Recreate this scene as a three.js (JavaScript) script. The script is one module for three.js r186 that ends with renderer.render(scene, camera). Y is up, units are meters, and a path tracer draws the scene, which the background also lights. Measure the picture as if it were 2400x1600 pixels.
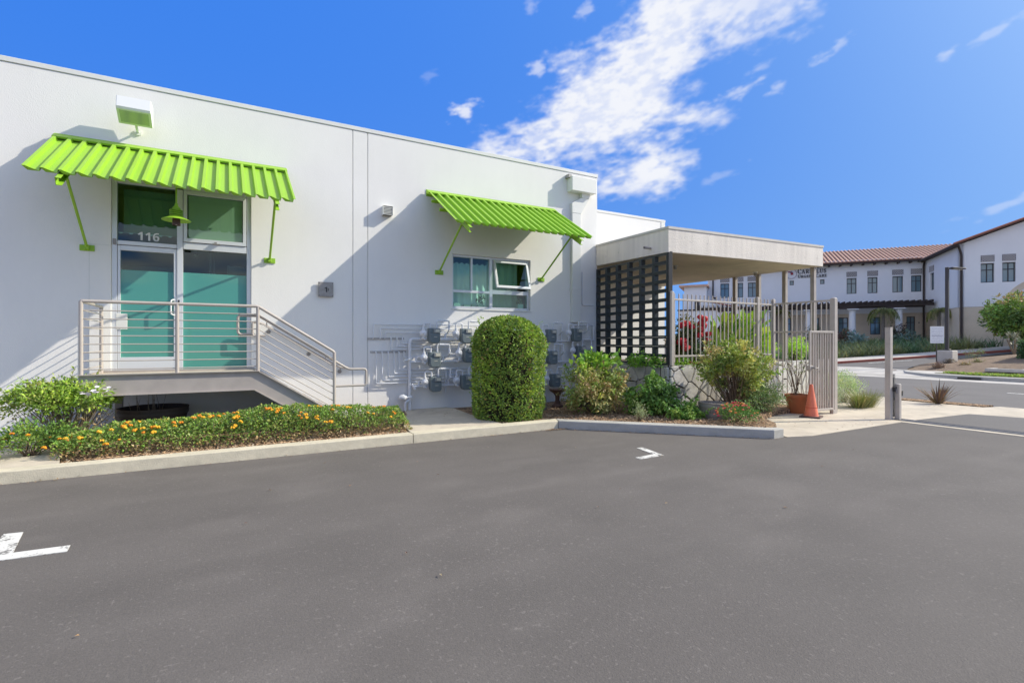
import * as THREE from 'three';
import { RoundedBoxGeometry } from 'three/addons/geometries/RoundedBoxGeometry.js';
import { mergeGeometries, toCreasedNormals } from 'three/addons/utils/BufferGeometryUtils.js';
import { FontLoader } from 'three/addons/loaders/FontLoader.js';
import { TextGeometry } from 'three/addons/geometries/TextGeometry.js';

// ---------------------------------------------------------------- camera, sky, sun, exposure
const scene = new THREE.Scene();
const camera = new THREE.PerspectiveCamera(67.38, 1.5, 0.1, 2500);
camera.position.set(0, 1.65, 11);
camera.lookAt(0 + 0.4879, 1.65, 11 - 0.8729);
const SUN = new THREE.Vector3(2.55, 1.9, 1).normalize();
const sun = new THREE.DirectionalLight(new THREE.Color().setRGB(1, 0.93, 0.80), 4.7);
sun.position.copy(SUN).multiplyScalar(80).add(new THREE.Vector3(8, 0, 0));
sun.target.position.set(8, 0, 0);
sun.castShadow = true;
sun.shadow.mapSize.set(4096, 4096);
Object.assign(sun.shadow.camera, { left: -45, right: 45, top: 45, bottom: -45, near: 1, far: 220 });
scene.add(sun, sun.target);
const EXPOSURE = 1.06;

function mul32(a) { return () => { a |= 0; a = a + 0x6D2B79F5 | 0; let t = Math.imul(a ^ a >>> 15, 1 | a); t = t + Math.imul(t ^ t >>> 7, 61 | t) ^ t; return ((t ^ t >>> 14) >>> 0) / 4294967296; }; }
let rnd = mul32(7);
const R = (a, b) => a + (b - a) * rnd();
const clamp = (x, a = 0, b = 1) => Math.min(b, Math.max(a, x));
const sstep = (a, b, x) => { const t = clamp((x - a) / (b - a)); return t * t * (3 - 2 * t); };
const lerp = (a, b, t) => a + (b - a) * t;
// periodic value noise
const HASH = new Float32Array(65536); { const r = mul32(99); for (let i = 0; i < 65536; i++) HASH[i] = r(); }
function vnoise(x, y, per, seed = 0) {
  const xi = Math.floor(x), yi = Math.floor(y), fx = x - xi, fy = y - yi;
  const u = fx * fx * (3 - 2 * fx), v = fy * fy * (3 - 2 * fy);
  const w = n => ((n % per) + per) % per;
  const x0 = w(xi), x1 = w(xi + 1), y0 = w(yi), y1 = w(yi + 1);
  const h = (a, b) => HASH[(a * 131 + b * 7919 + seed * 2707 + (a * b & 255) * 17) & 65535];
  return lerp(lerp(h(x0, y0), h(x1, y0), u), lerp(h(x0, y1), h(x1, y1), u), v);
}
function fbm(x, y, per, oct, seed = 0) { let s = 0, a = 0.5, n = 0; for (let o = 0; o < oct; o++) { s += a * vnoise(x, y, per, seed + o); n += a; a *= 0.5; x *= 2; y *= 2; per *= 2; } return s / n; }

// the sky: clear blue air with a brighter sun side and one bank of broken high cloud, plus added fill cloud out of view
{
  const W = 4096, H = 2048, d = new Float32Array(W * H * 4);
  const C = [44.8,33.8,41.9,31.9,42.7,31.0,38.6,30.0,39.7,29.2,35.5,28.9,33.6,28.7,34.4,26.6,32.4,24.6,32.7,23.9,29.0,22.7,29.6,21.7,26.2,21.5,24.3,19.2];
  const C2 = [33.9,18.9,34.4,19.7,39.2,20.0,42.2,20.0,43.0,19.5,39.4,18.7,38.3,17.5,38.9,15.9,44.3,16.0,47.4,16.1,48.7,18.2,46.1,19.4,47.4,20.7,44.8,21.7,48.7,21.8,51.7,22.3];
  const C3 = [50.9,23.1,47.9,23.2,47.4,24.2,49.5,25.5,47.4,26.0,49.0,27.1,50.2,28.5,53.8,28.1,57.0,28.2,60.0,28.7,60,33,57,37,50,38];
  const P = [...C, ...C2, ...C3], n = P.length / 2;
  const puffs = [[24.1,24.3,1.5,1.1,.9],[32,28,1.2,.7,.6],[53.8,24.2,2.4,.6,.55],[56.7,23.8,1.3,.5,.4],[60.8,25.7,1.8,.5,.45],[69.9,23.3,.9,.5,.4],[73,23.9,2.4,.45,.3],[73.3,10.9,3.5,.5,.3],[37.5,32.6,1.1,.6,.4],[55.1,25.7,1.6,.4,.3],[51,16.5,2,.5,.22],[31.3,33.4,.8,.8,.3],[20,27,.9,.5,.15],[82,30,5,.8,.3],[95,26,7,1,.3],[-40,50,9,1.6,.25],[120,45,12,2,.3],[170,30,9,1.5,.3],[-120,35,10,1.5,.3],[-75,22,6,.8,.25]];
  const inside = (x, y) => { let c = false, best = 1e9; for (let i = 0, j = n - 1; i < n; j = i++) { const xi = P[2*i], yi = P[2*i+1], xj = P[2*j], yj = P[2*j+1];
    if ((yi > y) !== (yj > y) && x < (xj - xi) * (y - yi) / (yj - yi) + xi) c = !c;
    const dx = xj - xi, dy = yj - yi, t = clamp(((x - xi) * dx + (y - yi) * dy) / (dx * dx + dy * dy)); best = Math.min(best, Math.hypot(x - xi - t * dx, y - yi - t * dy)); } return c ? best : -best; };
  for (let j = 0; j < H; j++) { const el = ((j + .5) / H - .5) * Math.PI, y = Math.sin(el), ce = Math.cos(el), eld = el * 180 / Math.PI;
    for (let i = 0; i < W; i++) { const th = ((i + .5) / W - .5) * 2 * Math.PI, x = ce * Math.cos(th), z = ce * Math.sin(th);
      const o = (j * W + i) * 4; d[o + 3] = 1;
      if (eld < -3) { d[o] = .30; d[o + 1] = .28; d[o + 2] = .26; continue; }
      const g = Math.acos(clamp(x * SUN.x + y * SUN.y + z * SUN.z, -1, 1)) * 180 / Math.PI, e = Math.max(0, eld);
      const f = .84 * Math.exp(-g / 28) + .29 * Math.exp(-e / 11) + .005;
      const glow = 3.2 * Math.exp(-((g / 13) ** 2)) + .5 * Math.exp(-((g / 26) ** 2));
      const dim = 1 - .25 * sstep(35, 90, eld);
      let r = (.018 + .56 * f) * dim + glow, gg = (.180 + .74 * f) * dim + glow * .95, b = (.785 + .20 * f) * dim + glow * .84;
      const az = Math.atan2(x, -z) * 180 / Math.PI;
      let dens = 0;
      const u = az * .55 + eld * .2, v = eld * .9 - az * .18;
      if (az > 18 && az < 70 && eld > 12 && eld < 44) {
        const s = inside(az, eld);
        if (s > -3) {
          const n1 = fbm(u * .5, v * .7, 256, 4, 3), n2 = fbm(u * 1.5, v * 2.2, 256, 5, 11), n3 = fbm(u * 4, v * 5, 256, 3, 15);
          const k = s * .80 + (n1 - .5) * 2.0 + (n2 - .5) * 1.9 + (n3 - .5) * .5;
          const body = .76 + .24 * sstep(.36, .60, n2 * .55 + n1 * .3 + n3 * .15);
          dens = sstep(-1.0, 1.8, k) * body * sstep(43, 34, eld) * lerp(1, .70, sstep(46, 58, az));
        }
      }
      if (eld > 0 && az > -20 && az < 100) for (const [pa, pe, ra, re, q] of puffs) { const da = az - pa, de = eld - pe; if (Math.abs(da) > ra * 2.5 || Math.abs(de) > re * 4) continue;
        const t = 1 - Math.hypot(da / ra, (de - da * .28) / re) + (fbm(u * 1.5, v * 2.4, 256, 5, 21) - .5) * 2.6; dens = Math.max(dens, q * sstep(-.1, 1.1, t) * .9); }
      // unseen cloud added outside the view as white fill for shaded surfaces
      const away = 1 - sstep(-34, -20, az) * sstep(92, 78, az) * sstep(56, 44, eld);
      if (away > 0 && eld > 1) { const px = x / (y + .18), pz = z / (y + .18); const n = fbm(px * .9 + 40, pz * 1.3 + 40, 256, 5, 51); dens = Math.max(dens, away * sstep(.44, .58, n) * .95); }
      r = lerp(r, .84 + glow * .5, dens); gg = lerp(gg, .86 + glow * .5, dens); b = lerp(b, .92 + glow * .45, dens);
      d[o] = r; d[o + 1] = gg; d[o + 2] = b;
    } }
  const t = new THREE.DataTexture(d, W, H, THREE.RGBAFormat, THREE.FloatType);
  t.mapping = THREE.EquirectangularReflectionMapping; t.magFilter = t.minFilter = THREE.LinearFilter; t.wrapS = THREE.RepeatWrapping; t.needsUpdate = true;
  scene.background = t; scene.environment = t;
}

// ---------------------------------------------------------------- textures and materials
const toS = v => { v = clamp(v); return Math.round(255 * (v <= .0031308 ? 12.92 * v : 1.055 * Math.pow(v, 1 / 2.4) - .055)); };
function tex(n, fn, srgb = true) {      // fn(u, v) -> grey or [r, g, b], linear
  const d = new Uint8Array(n * n * 4);
  for (let j = 0; j < n; j++) for (let i = 0; i < n; i++) { let c = fn((i + .5) / n, (j + .5) / n); if (typeof c === 'number') c = [c, c, c]; const o = (j * n + i) * 4;
    for (let k = 0; k < 3; k++) d[o + k] = srgb ? toS(c[k]) : Math.round(255 * clamp(c[k])); d[o + 3] = 255; }
  const t = new THREE.DataTexture(d, n, n); t.wrapS = t.wrapT = THREE.RepeatWrapping; t.magFilter = THREE.LinearFilter; t.minFilter = THREE.LinearMipmapLinearFilter; t.generateMipmaps = true;
  t.colorSpace = srgb ? THREE.SRGBColorSpace : THREE.NoColorSpace; t.needsUpdate = true; return t;
}
const rep = (t, s) => { const c = t.clone(); c.repeat.set(1 / s, 1 / s); c.needsUpdate = true; return c; };   // s = metres per tile
const lin = (r, g, b) => new THREE.Color().setRGB(r, g, b);
const T = {
  soft: tex(512, (u, v) => .80 + .22 * (fbm(u * 6, v * 6, 6, 6, 1) - .5)),
  plaster: tex(1024, (u, v) => .90 + .07 * (fbm(u * 5, v * 5, 5, 6, 2) - .5) + .025 * (fbm(u * 24, v * 3, 24, 4, 5) - .5)),
  grain: tex(512, (u, v) => fbm(u * 40, v * 40, 40, 4, 7), false),
  mott: tex(1024, (u, v) => { const a = fbm(u * 4, v * 4, 4, 7, 9), b = fbm(u * 14, v * 14, 14, 5, 13), s = vnoise(u * 300, v * 300, 300, 4); return .78 + .34 * (a - .5) + .22 * (b - .5) + .10 * (s - .5); }),
  asphalt: tex(2048, (u, v) => { const s = vnoise(u * 620, v * 620, 620, 3), s2 = vnoise(u * 330, v * 330, 330, 8), m = fbm(u * 7, v * 7, 7, 6, 17);
    const worn = fbm(u * 3, v * 3, 3, 3, 44); const fleck = sstep(.86 - .10 * worn, .99, s2) * (.15 + .55 * worn); return clamp(.50 + .13 * (m - .5) + .09 * (s - .5) + fleck * .46); }),
  asphaltBump: tex(1024, (u, v) => .5 * vnoise(u * 210, v * 210, 210, 5) + .5 * vnoise(u * 420, v * 420, 420, 6), false),
  streak: tex(512, (u, v) => .8 + .30 * (fbm(u * 40, v * 3, 40, 4, 23) - .5) + .12 * (fbm(u * 6, v * 6, 6, 4, 24) - .5)),
  cast: tex(1024, (u, v) => { const a = fbm(u * 5, v * 5, 5, 6, 91), s = fbm(u * 46, v * 2, 46, 4, 92), c = Math.abs(fbm(u * 9, v * 4, 9, 5, 93) - .5); const crack = c < .006 ? .18 : 0; return clamp(.80 + .20 * (a - .5) + .16 * (s - .5) - crack * sstep(.5, .62, fbm(u * 4, v * 3, 4, 3, 94))); }),
  worn: tex(512, (u, v) => { const a = fbm(u * 7, v * 7, 7, 5, 95), b = vnoise(u * 60, v * 60, 60, 96); const w = sstep(.56, .70, a * .75 + b * .3); return [lerp(.80, .26, w), lerp(.79, .25, w), lerp(.76, .24, w)]; }),
  stone: tex(512, (u, v) => .75 + .5 * (fbm(u * 5, v * 5, 5, 6, 29) - .5) + .15 * (vnoise(u * 90, v * 90, 90, 2) - .5)),
  mulch: tex(1024, (u, v) => { const a = fbm(u * 60, v * 25, 60, 3, 33), b = fbm(u * 25, v * 70, 25, 3, 34), k = Math.max(a, b); const w = sstep(.45, .75, k); return [.13 + .52 * w, .085 + .34 * w, .05 + .20 * w]; }),
};
const std = (c, o = {}) => new THREE.MeshStandardMaterial({ color: c, roughness: .7, ...o });
const M = {
  white: std(lin(.93, .915, .865), { map: rep(T.plaster, 4), bumpMap: rep(T.grain, .5), bumpScale: .0012, roughness: .8 }),
  whiteTrim: std(lin(.84, .845, .79), { roughness: .5, map: rep(T.plaster, 2) }),
  whiteMetal: std(lin(.78, .79, .78), { roughness: .35 }),
  pipe: std(lin(.82, .83, .84), { roughness: .5, map: rep(T.plaster, .7) }),
  alum: std(lin(.72, .74, .75), { roughness: .32, metalness: .25 }),
  asphalt: new THREE.MeshStandardMaterial({ color: lin(.232, .210, .190), vertexColors: true, map: rep(T.asphalt, 5.3), bumpMap: rep(T.asphaltBump, 1.7), bumpScale: .0018, roughness: .88 }),
  road: std(lin(.27, .25, .235), { map: rep(T.asphalt, 7), roughness: .9 }),
  conc: std(lin(.70, .61, .48), { map: rep(T.mott, 2.6), bumpMap: rep(T.grain, .35), bumpScale: .002, roughness: .85 }),
  kerb: std(lin(.80, .72, .54), { map: rep(T.mott, 1.5), bumpMap: rep(T.grain, .3), bumpScale: .003, roughness: .85 }),
  greyKerb: std(lin(.55, .53, .48), { map: rep(T.mott, 1.5), bumpMap: rep(T.grain, .3), bumpScale: .003, roughness: .85 }),
  farConc: std(lin(.62, .58, .52), { map: rep(T.mott, 3), roughness: .9 }),
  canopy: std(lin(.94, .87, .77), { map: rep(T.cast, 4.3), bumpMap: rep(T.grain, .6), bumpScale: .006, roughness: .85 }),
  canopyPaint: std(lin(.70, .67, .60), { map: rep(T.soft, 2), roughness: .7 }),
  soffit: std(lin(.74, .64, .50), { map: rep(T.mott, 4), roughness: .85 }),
  taupe: std(lin(.60, .535, .47), { roughness: .42, map: rep(T.soft, .6) }),
  taupeFlat: std(lin(.50, .445, .40), { roughness: .5, map: rep(T.soft, 1.1) }),
  lime: std(lin(.32, .575, .036), { roughness: .5, map: rep(T.plaster, 1.4) }),
  limeRib: std(lin(.30, .58, .020), { roughness: .38 }),
  slate: std(lin(.030, .042, .045), { roughness: .45, map: rep(T.soft, .5) }),
  black: std(lin(.02, .02, .022), { roughness: .5 }),
  darkIron: std(lin(.06, .055, .05), { roughness: .5 }),
  meter: std(lin(.20, .245, .255), { roughness: .45, map: rep(T.soft, .3) }),
  meterHead: std(lin(.36, .38, .37), { roughness: .5, map: rep(T.soft, .2) }),
  dial: std(lin(.62, .60, .50), { roughness: .25 }),
  galv: std(lin(.42, .40, .38), { roughness: .55, metalness: .3, map: rep(T.mott, .25) }),
  bark: std(lin(.20, .14, .09), { map: rep(T.streak, .3), roughness: .95 }),
  paleTwig: std(lin(.36, .28, .19), { map: rep(T.streak, .2), roughness: .95 }),
  mulch: std(lin(1, 1, 1), { map: rep(T.mulch, 1.6), bumpMap: rep(T.grain, .12), bumpScale: .015, roughness: 1 }),
  soil: std(lin(.13, .09, .06), { map: rep(T.mott, .8), roughness: 1 }),
  dryEarth: std(lin(.42, .32, .23), { map: rep(T.mott, 4), bumpMap: rep(T.grain, .5), bumpScale: .03, roughness: 1 }),
  barrel: std(lin(.075, .058, .048), { map: rep(T.streak, .4), roughness: .75 }),
  greyWood: std(lin(.33, .29, .25), { map: rep(T.streak, .35), bumpMap: rep(T.grain, .1), bumpScale: .002, roughness: .9 }),
  terra: std(lin(.50, .17, .065), { map: rep(T.soft, .5), roughness: .75 }),
  stone: [0, 1, 2, 3].map(i => std(lin(...[[.68, .66, .60], [.58, .56, .51], [.74, .71, .65], [.62, .58, .51]][i]), { map: rep(T.stone, .9), bumpMap: rep(T.stone, .45), bumpScale: .012, roughness: .9 })),
  mortar: std(lin(.10, .085, .07), { map: rep(T.mott, .5), roughness: 1 }),
  cone: std(lin(.92, .22, .11), { roughness: .5, map: rep(T.soft, .4) }),
  coneBase: std(lin(.10, .06, .05), { roughness: .8 }),
  paint: std(lin(.84, .83, .80), { roughness: .8, map: rep(T.worn, .7) }),
  wallFar: std(lin(.93, .94, .95), { map: rep(T.plaster, 7), roughness: .9 }),
  tan: std(lin(.86, .73, .56), { map: rep(T.soft, 5), roughness: .9 }),
  tilePan: std(lin(.13, .065, .05), { roughness: .9 }),
  tile: std(lin(.82, .52, .38), { map: rep(T.mott, 1.5), roughness: .8 }),
  tileEdge: std(lin(.62, .24, .14), { map: rep(T.mott, 1), roughness: .8 }),
  eave: std(lin(.05, .035, .03), { roughness: .7 }),
  frameDark: std(lin(.035, .032, .035), { roughness: .5 }),
  lattice: std(lin(.55, .53, .52), { roughness: .9 }),
  latticeBack: std(lin(.17, .16, .17), { roughness: .9 }),
  redKerb: std(lin(.42, .12, .08), { map: rep(T.mott, 1.2), roughness: .8 }),
  farGlassSky: new THREE.MeshPhysicalMaterial({ color: lin(.13, .22, .26), roughness: .06, metalness: 0, specularIntensity: 1, ior: 1.9 }),  // blue base colour stands in for sky reflected in the panes
  glass: new THREE.MeshPhysicalMaterial({ color: lin(.80, .93, .88), transmission: 1, thickness: 0, roughness: .01, ior: 1.5 }),
  film: new THREE.MeshPhysicalMaterial({ color: lin(.075, .31, .25), roughness: .32, clearcoat: 1, clearcoatRoughness: .03, ior: 1.5 }),
  room: std(lin(.42, .46, .33), { roughness: .9 }),
  curtain: std(lin(.74, .85, .88), { roughness: .9 }),
};
const leafMat = (t = .35, rough = .9) => new THREE.MeshPhysicalMaterial({ vertexColors: true, roughness: rough, transmission: t, thickness: 0, ior: 1.4, clearcoat: .35, clearcoatRoughness: .32, side: THREE.DoubleSide });
M.leaf = leafMat(.30, .85); M.leafSoft = leafMat(.3, .95);

// ---------------------------------------------------------------- builders
const V = (x, y, z) => new THREE.Vector3(x, y, z);
const used = {};
function numbered(n) { const k = used[n] = (used[n] ?? -1) + 1; return k ? `${n}_${String(k).padStart(3, '0')}` : n; }
function thing(name, label, category, p = [0, 0, 0], turn = 0, group) {
  const o = new THREE.Group(); o.name = numbered(name); o.position.set(...p); o.rotation.y = turn; o.userData = { label, category }; if (group) o.userData.group = group; scene.add(o); return o;
}
function uvm(g) {   // box-projected uv in metres
  if (g.index) g = g.toNonIndexed();
  const p = g.attributes.position, n = g.attributes.normal, uv = new Float32Array(p.count * 2);
  for (let i = 0; i < p.count; i++) { const ax = Math.abs(n.getX(i)), ay = Math.abs(n.getY(i)), az = Math.abs(n.getZ(i)); let u, v;
    if (ay >= ax && ay >= az) { u = p.getX(i); v = p.getZ(i); } else if (az >= ax) { u = p.getX(i); v = p.getY(i); } else { u = p.getZ(i); v = p.getY(i); }
    uv[2 * i] = u; uv[2 * i + 1] = v; }
  g.setAttribute('uv', new THREE.BufferAttribute(uv, 2)); return g;
}
function prep(g) { g = g.index ? g.toNonIndexed() : g; if (!g.attributes.normal) g.computeVertexNormals(); g = uvm(g); for (const k of Object.keys(g.attributes)) if (!['position', 'normal', 'uv', 'color'].includes(k)) g.deleteAttribute(k); return g; }
function part(name, geos, mat, parent) {
  const g = Array.isArray(geos) ? mergeGeometries(geos.map(prep)) : prep(geos);
  const m = new THREE.Mesh(g, mat); m.name = parent === scene ? numbered(name) : name; m.castShadow = m.receiveShadow = true; (parent ?? scene).add(m); return m;
}
function struct(name, geos, mat) { const m = part(name, geos, mat, scene); m.userData.kind = 'structure'; return m; }
function solo(name, label, category, geos, mat, group) { const m = part(name, geos, mat, scene); m.userData = { label, category }; if (group) m.userData.group = group; return m; }
const box = (x0, x1, y0, y1, z0, z1) => new THREE.BoxGeometry(x1 - x0, y1 - y0, z1 - z0).translate((x0 + x1) / 2, (y0 + y1) / 2, (z0 + z1) / 2);
const rbox = (x0, x1, y0, y1, z0, z1, r = .008, s = 2) => new RoundedBoxGeometry(x1 - x0, y1 - y0, z1 - z0, s, r).translate((x0 + x1) / 2, (y0 + y1) / 2, (z0 + z1) / 2);
function rod(a, b, r, seg = 10, r2 = r) { const d = b.clone().sub(a), g = new THREE.CylinderGeometry(r2, r, d.length(), seg); g.translate(0, d.length() / 2, 0); g.applyQuaternion(new THREE.Quaternion().setFromUnitVectors(V(0, 1, 0), d.normalize())); return g.translate(a.x, a.y, a.z); }
function beam(a, b, w, h, r = 0) { const d = b.clone().sub(a), L = d.length(); const g = r ? new RoundedBoxGeometry(w, h, L, 2, r) : new THREE.BoxGeometry(w, h, L); const m = new THREE.Matrix4().lookAt(b, a, V(0, 1, 0)); g.translate(0, 0, 0).applyMatrix4(m); const c = a.clone().add(b).multiplyScalar(.5); return g.translate(c.x, c.y, c.z); }
function bend(pts, r, closed = false) {   // a path of straight runs with rounded corners
  const path = new THREE.CurvePath(); let prev = pts[0];
  for (let i = 1; i < pts.length - 1; i++) { const p = pts[i], a = pts[i - 1].clone().sub(p), b = pts[i + 1].clone().sub(p), k = Math.min(r, a.length() * .49, b.length() * .49); const s = p.clone().add(a.normalize().multiplyScalar(k)), e = p.clone().add(b.normalize().multiplyScalar(k));
    path.add(new THREE.LineCurve3(prev, s)); path.add(new THREE.QuadraticBezierCurve3(s, p, e)); prev = e; }
  path.add(new THREE.LineCurve3(prev, pts[pts.length - 1])); return path;
}
function pipe(pts, rad, r = .05, seg = 8) {   // tube swept along a bent path, rings only where it turns
  const P = []; P.push(pts[0]);
  for (let i = 1; i < pts.length - 1; i++) { const p = pts[i], a = pts[i - 1].clone().sub(p), b = pts[i + 1].clone().sub(p), k = Math.min(r, a.length() * .49, b.length() * .49); const s = p.clone().add(a.normalize().multiplyScalar(k)), e = p.clone().add(b.normalize().multiplyScalar(k));
    for (let t = 0; t <= 5; t++) { const q = t / 5; P.push(s.clone().multiplyScalar((1 - q) ** 2).addScaledVector(p, 2 * q * (1 - q)).addScaledVector(e, q * q)); } }
  P.push(pts[pts.length - 1]);
  const pos = [], idx = [], nor = []; let up = null;
  for (let i = 0; i < P.length; i++) { const t = (P[Math.min(i + 1, P.length - 1)].clone().sub(P[Math.max(i - 1, 0)])).normalize();
    if (!up) up = Math.abs(t.y) < .9 ? V(0, 1, 0) : V(1, 0, 0); const x = new THREE.Vector3().crossVectors(up, t).normalize(); const y = new THREE.Vector3().crossVectors(t, x); up = y;
    for (let k = 0; k < seg; k++) { const a = k / seg * 2 * Math.PI, n = x.clone().multiplyScalar(Math.cos(a)).addScaledVector(y, Math.sin(a)); nor.push(n.x, n.y, n.z); const q = P[i].clone().addScaledVector(n, rad); pos.push(q.x, q.y, q.z); } }
  for (let i = 0; i < P.length - 1; i++) for (let k = 0; k < seg; k++) { const a = i * seg + k, b = i * seg + (k + 1) % seg; idx.push(a, b, a + seg, b, b + seg, a + seg); }
  for (const [o, f] of [[0, 1], [(P.length - 1) * seg, 0]]) for (let k = 1; k < seg - 1; k++) f ? idx.push(o, o + k + 1, o + k) : idx.push(o, o + k, o + k + 1);
  const g = new THREE.BufferGeometry(); g.setAttribute('position', new THREE.Float32BufferAttribute(pos, 3)); g.setAttribute('normal', new THREE.Float32BufferAttribute(nor, 3)); g.setIndex(idx); return g;
}
function slab(pts, y0, y1, hole) {   // a flat plate from a plan outline [[x, z], ...]
  const s = new THREE.Shape(pts.map(([x, z]) => new THREE.Vector2(x, -z))); if (hole) s.holes.push(new THREE.Path(hole.map(([x, z]) => new THREE.Vector2(x, -z))));
  return new THREE.ExtrudeGeometry(s, { depth: y1 - y0, bevelEnabled: false }).rotateX(-Math.PI / 2).translate(0, y0, 0);
}
function elev(pts, z0, z1) { const s = new THREE.Shape(pts.map(([x, y]) => new THREE.Vector2(x, y))); return new THREE.ExtrudeGeometry(s, { depth: z1 - z0, bevelEnabled: false }).translate(0, 0, z0); }
const lathe = (pts, seg = 28) => { const g = new THREE.LatheGeometry(pts.map(([r, y]) => new THREE.Vector2(r, y)), seg); return toCreasedNormals(g, .6); };

// leaves: folded blades of four triangles, collected into one mesh per plant
const LG = 2.3;
class Leaves {
  constructor() { this.p = []; this.c = []; this.i = []; }
  leaf(x, y, z, d, n, L, w, col, fold = .18, droop = .15) {
    const s = new THREE.Vector3().crossVectors(d, n); if (s.lengthSq() < 1e-6) s.set(1, 0, 0); s.normalize(); const m = new THREE.Vector3().crossVectors(s, d).normalize();
    const b = this.p.length / 3, f = fold * w, q = droop * L;
    this.p.push(x, y, z, x + d.x * L * .45 - s.x * w * .5 + m.x * f, y + d.y * L * .45 - s.y * w * .5 + m.y * f, z + d.z * L * .45 - s.z * w * .5 + m.z * f,
      x + d.x * L * .5, y + d.y * L * .5, z + d.z * L * .5,
      x + d.x * L * .45 + s.x * w * .5 + m.x * f, y + d.y * L * .45 + s.y * w * .5 + m.y * f, z + d.z * L * .45 + s.z * w * .5 + m.z * f,
      x + d.x * L, y + d.y * L - q, z + d.z * L);
    for (let k = 0; k < 5; k++) this.c.push(col[0] * LG, col[1] * LG, col[2] * LG);
    this.i.push(b, b + 1, b + 2, b, b + 2, b + 3, b + 1, b + 4, b + 2, b + 2, b + 4, b + 3);
  }
  blade(base, dir, L, w, col, bendv = .4, segs = 4) {   // long strap leaf curving over
    const side = new THREE.Vector3().crossVectors(dir, V(0, 1, 0)); if (side.lengthSq() < 1e-4) side.set(1, 0, 0); side.normalize();
    const b0 = this.p.length / 3; let p = base.clone(), d = dir.clone();
    for (let k = 0; k <= segs; k++) { const t = k / segs, ww = w * (t < .15 ? .6 + t * 2.6 : 1) * (1 - Math.pow(t, 2.2)) * .5 + .0005;
      this.p.push(p.x - side.x * ww, p.y - side.y * ww, p.z - side.z * ww, p.x + side.x * ww, p.y + side.y * ww, p.z + side.z * ww); for (let q = 0; q < 2; q++) this.c.push(...col);
      d.y -= bendv / segs; d.normalize(); p = p.clone().addScaledVector(d, L / segs); }
    for (let k = 0; k < segs; k++) { const a = b0 + 2 * k; this.i.push(a, a + 1, a + 2, a + 1, a + 3, a + 2); }
  }
  geo() { const g = new THREE.BufferGeometry(); g.setAttribute('position', new THREE.Float32BufferAttribute(this.p, 3)); g.setAttribute('color', new THREE.Float32BufferAttribute(this.c, 3)); g.setIndex(this.i); const q = g.toNonIndexed(); q.computeVertexNormals(); return q; }
  get n() { return this.i.length / 3; }
}
const rdir = () => { const z = R(-1, 1), a = R(0, 6.2832), s = Math.sqrt(1 - z * z); return V(s * Math.cos(a), z, s * Math.sin(a)); };
const tint = (c, v = .25) => { const k = 1 + R(-v, v), h = R(-v, v) * .5; return [c[0] * k * (1 + h), c[1] * k, c[2] * k * (1 - h)]; };
const mixc = (a, b, t) => a.map((v, i) => lerp(v, b[i], t));
const pick = a => a[Math.floor(rnd() * a.length) % a.length];

// ---------------------------------------------------------------- ground, roads, pavements
const HY = x => .06 * clamp(x - 29, 0, 48);
{
  const g = new THREE.PlaneGeometry(900, 900, 90, 10).rotateX(-Math.PI / 2).translate(60, 0, 0);
  const p = g.attributes.position; for (let i = 0; i < p.count; i++) p.setY(i, p.getX(i) < 29.5 ? -.06 : HY(p.getX(i)) - .06);
  g.computeVertexNormals(); struct('ground', g, M.dryEarth);
}
{
  const x0 = -34, x1 = 12.06, z0 = 2.2, z1 = 42, nx = 300, nz = 280, g = new THREE.PlaneGeometry(x1 - x0, z1 - z0, nx, nz).rotateX(-Math.PI / 2).translate((x0 + x1) / 2, 0, (z0 + z1) / 2);
  const p = g.attributes.position, c = new Float32Array(p.count * 3);
  for (let i = 0; i < p.count; i++) { const x = p.getX(i) + 40, z = p.getZ(i) + 10; const a = fbm(x * .22, z * .75, 512, 5, 41), b = fbm(x * 1.3, z * 4.5, 512, 5, 42), w = fbm(x * .18, z * .3, 512, 3, 43);
    const light = sstep(.52, .72, b) * sstep(.42, .6, w) * .20; const st = fbm(x * .5, z * 5.5, 512, 4, 46); const k = 1 + (a - .5) * .05 + (w - .5) * .03 + (st - .5) * .10 + light * .6; c[3 * i] = k; c[3 * i + 1] = k * .985; c[3 * i + 2] = k * .98; }
  g.setAttribute('color', new THREE.BufferAttribute(c, 3)); struct('asphalt_lot', g, M.asphalt);
}
const kslab = (pts, y0, y1) => { const s = new THREE.Shape(pts.map(([x, z]) => new THREE.Vector2(x, -z))); return new THREE.ExtrudeGeometry(s, { depth: y1 - y0 - .015, bevelEnabled: true, bevelThickness: .015, bevelSize: .015, bevelOffset: -.015, bevelSegments: 2 }).rotateX(-Math.PI / 2).translate(0, y0, 0); };
struct('kerb', kslab([[-12, 2.97], [2.648, 2.97], [2.648, 2.76], [-12, 2.76]], -.05, .15), M.kerb);
struct('kerb', kslab([[2.660, 2.97], [5.485, 2.97], [5.60, 2.72], [2.660, 2.72]], -.05, .152), M.kerb);
struct('kerb', kslab([[5.495, 2.975], [8.11, 5.60], [8.40, 5.58], [8.42, 5.44], [8.25, 5.36], [5.61, 2.715]], -.05, .15), M.greyKerb);
struct('path', slab([[2.68, 2.755], [4.42, 2.715], [4.40, 1.6], [4.48, .25], [4.42, 0], [3.42, 0], [3.30, .6], [2.76, 2.1]], 0, .146), M.conc);
struct('sidewalk', slab([[-12, 2.755], [-1.80, 2.755], [-1.95, 2.0], [-2.45, 1.2], [-2.5, 0], [-12, 0]], 0, .147), M.conc);
struct('planting_bed', slab([[-1.79, 2.755], [2.672, 2.755], [2.75, 2.1], [3.29, .6], [3.41, 0], [-2.49, 0], [-2.44, 1.2], [-1.94, 2.0]], 0, .118), M.mulch);
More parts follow.
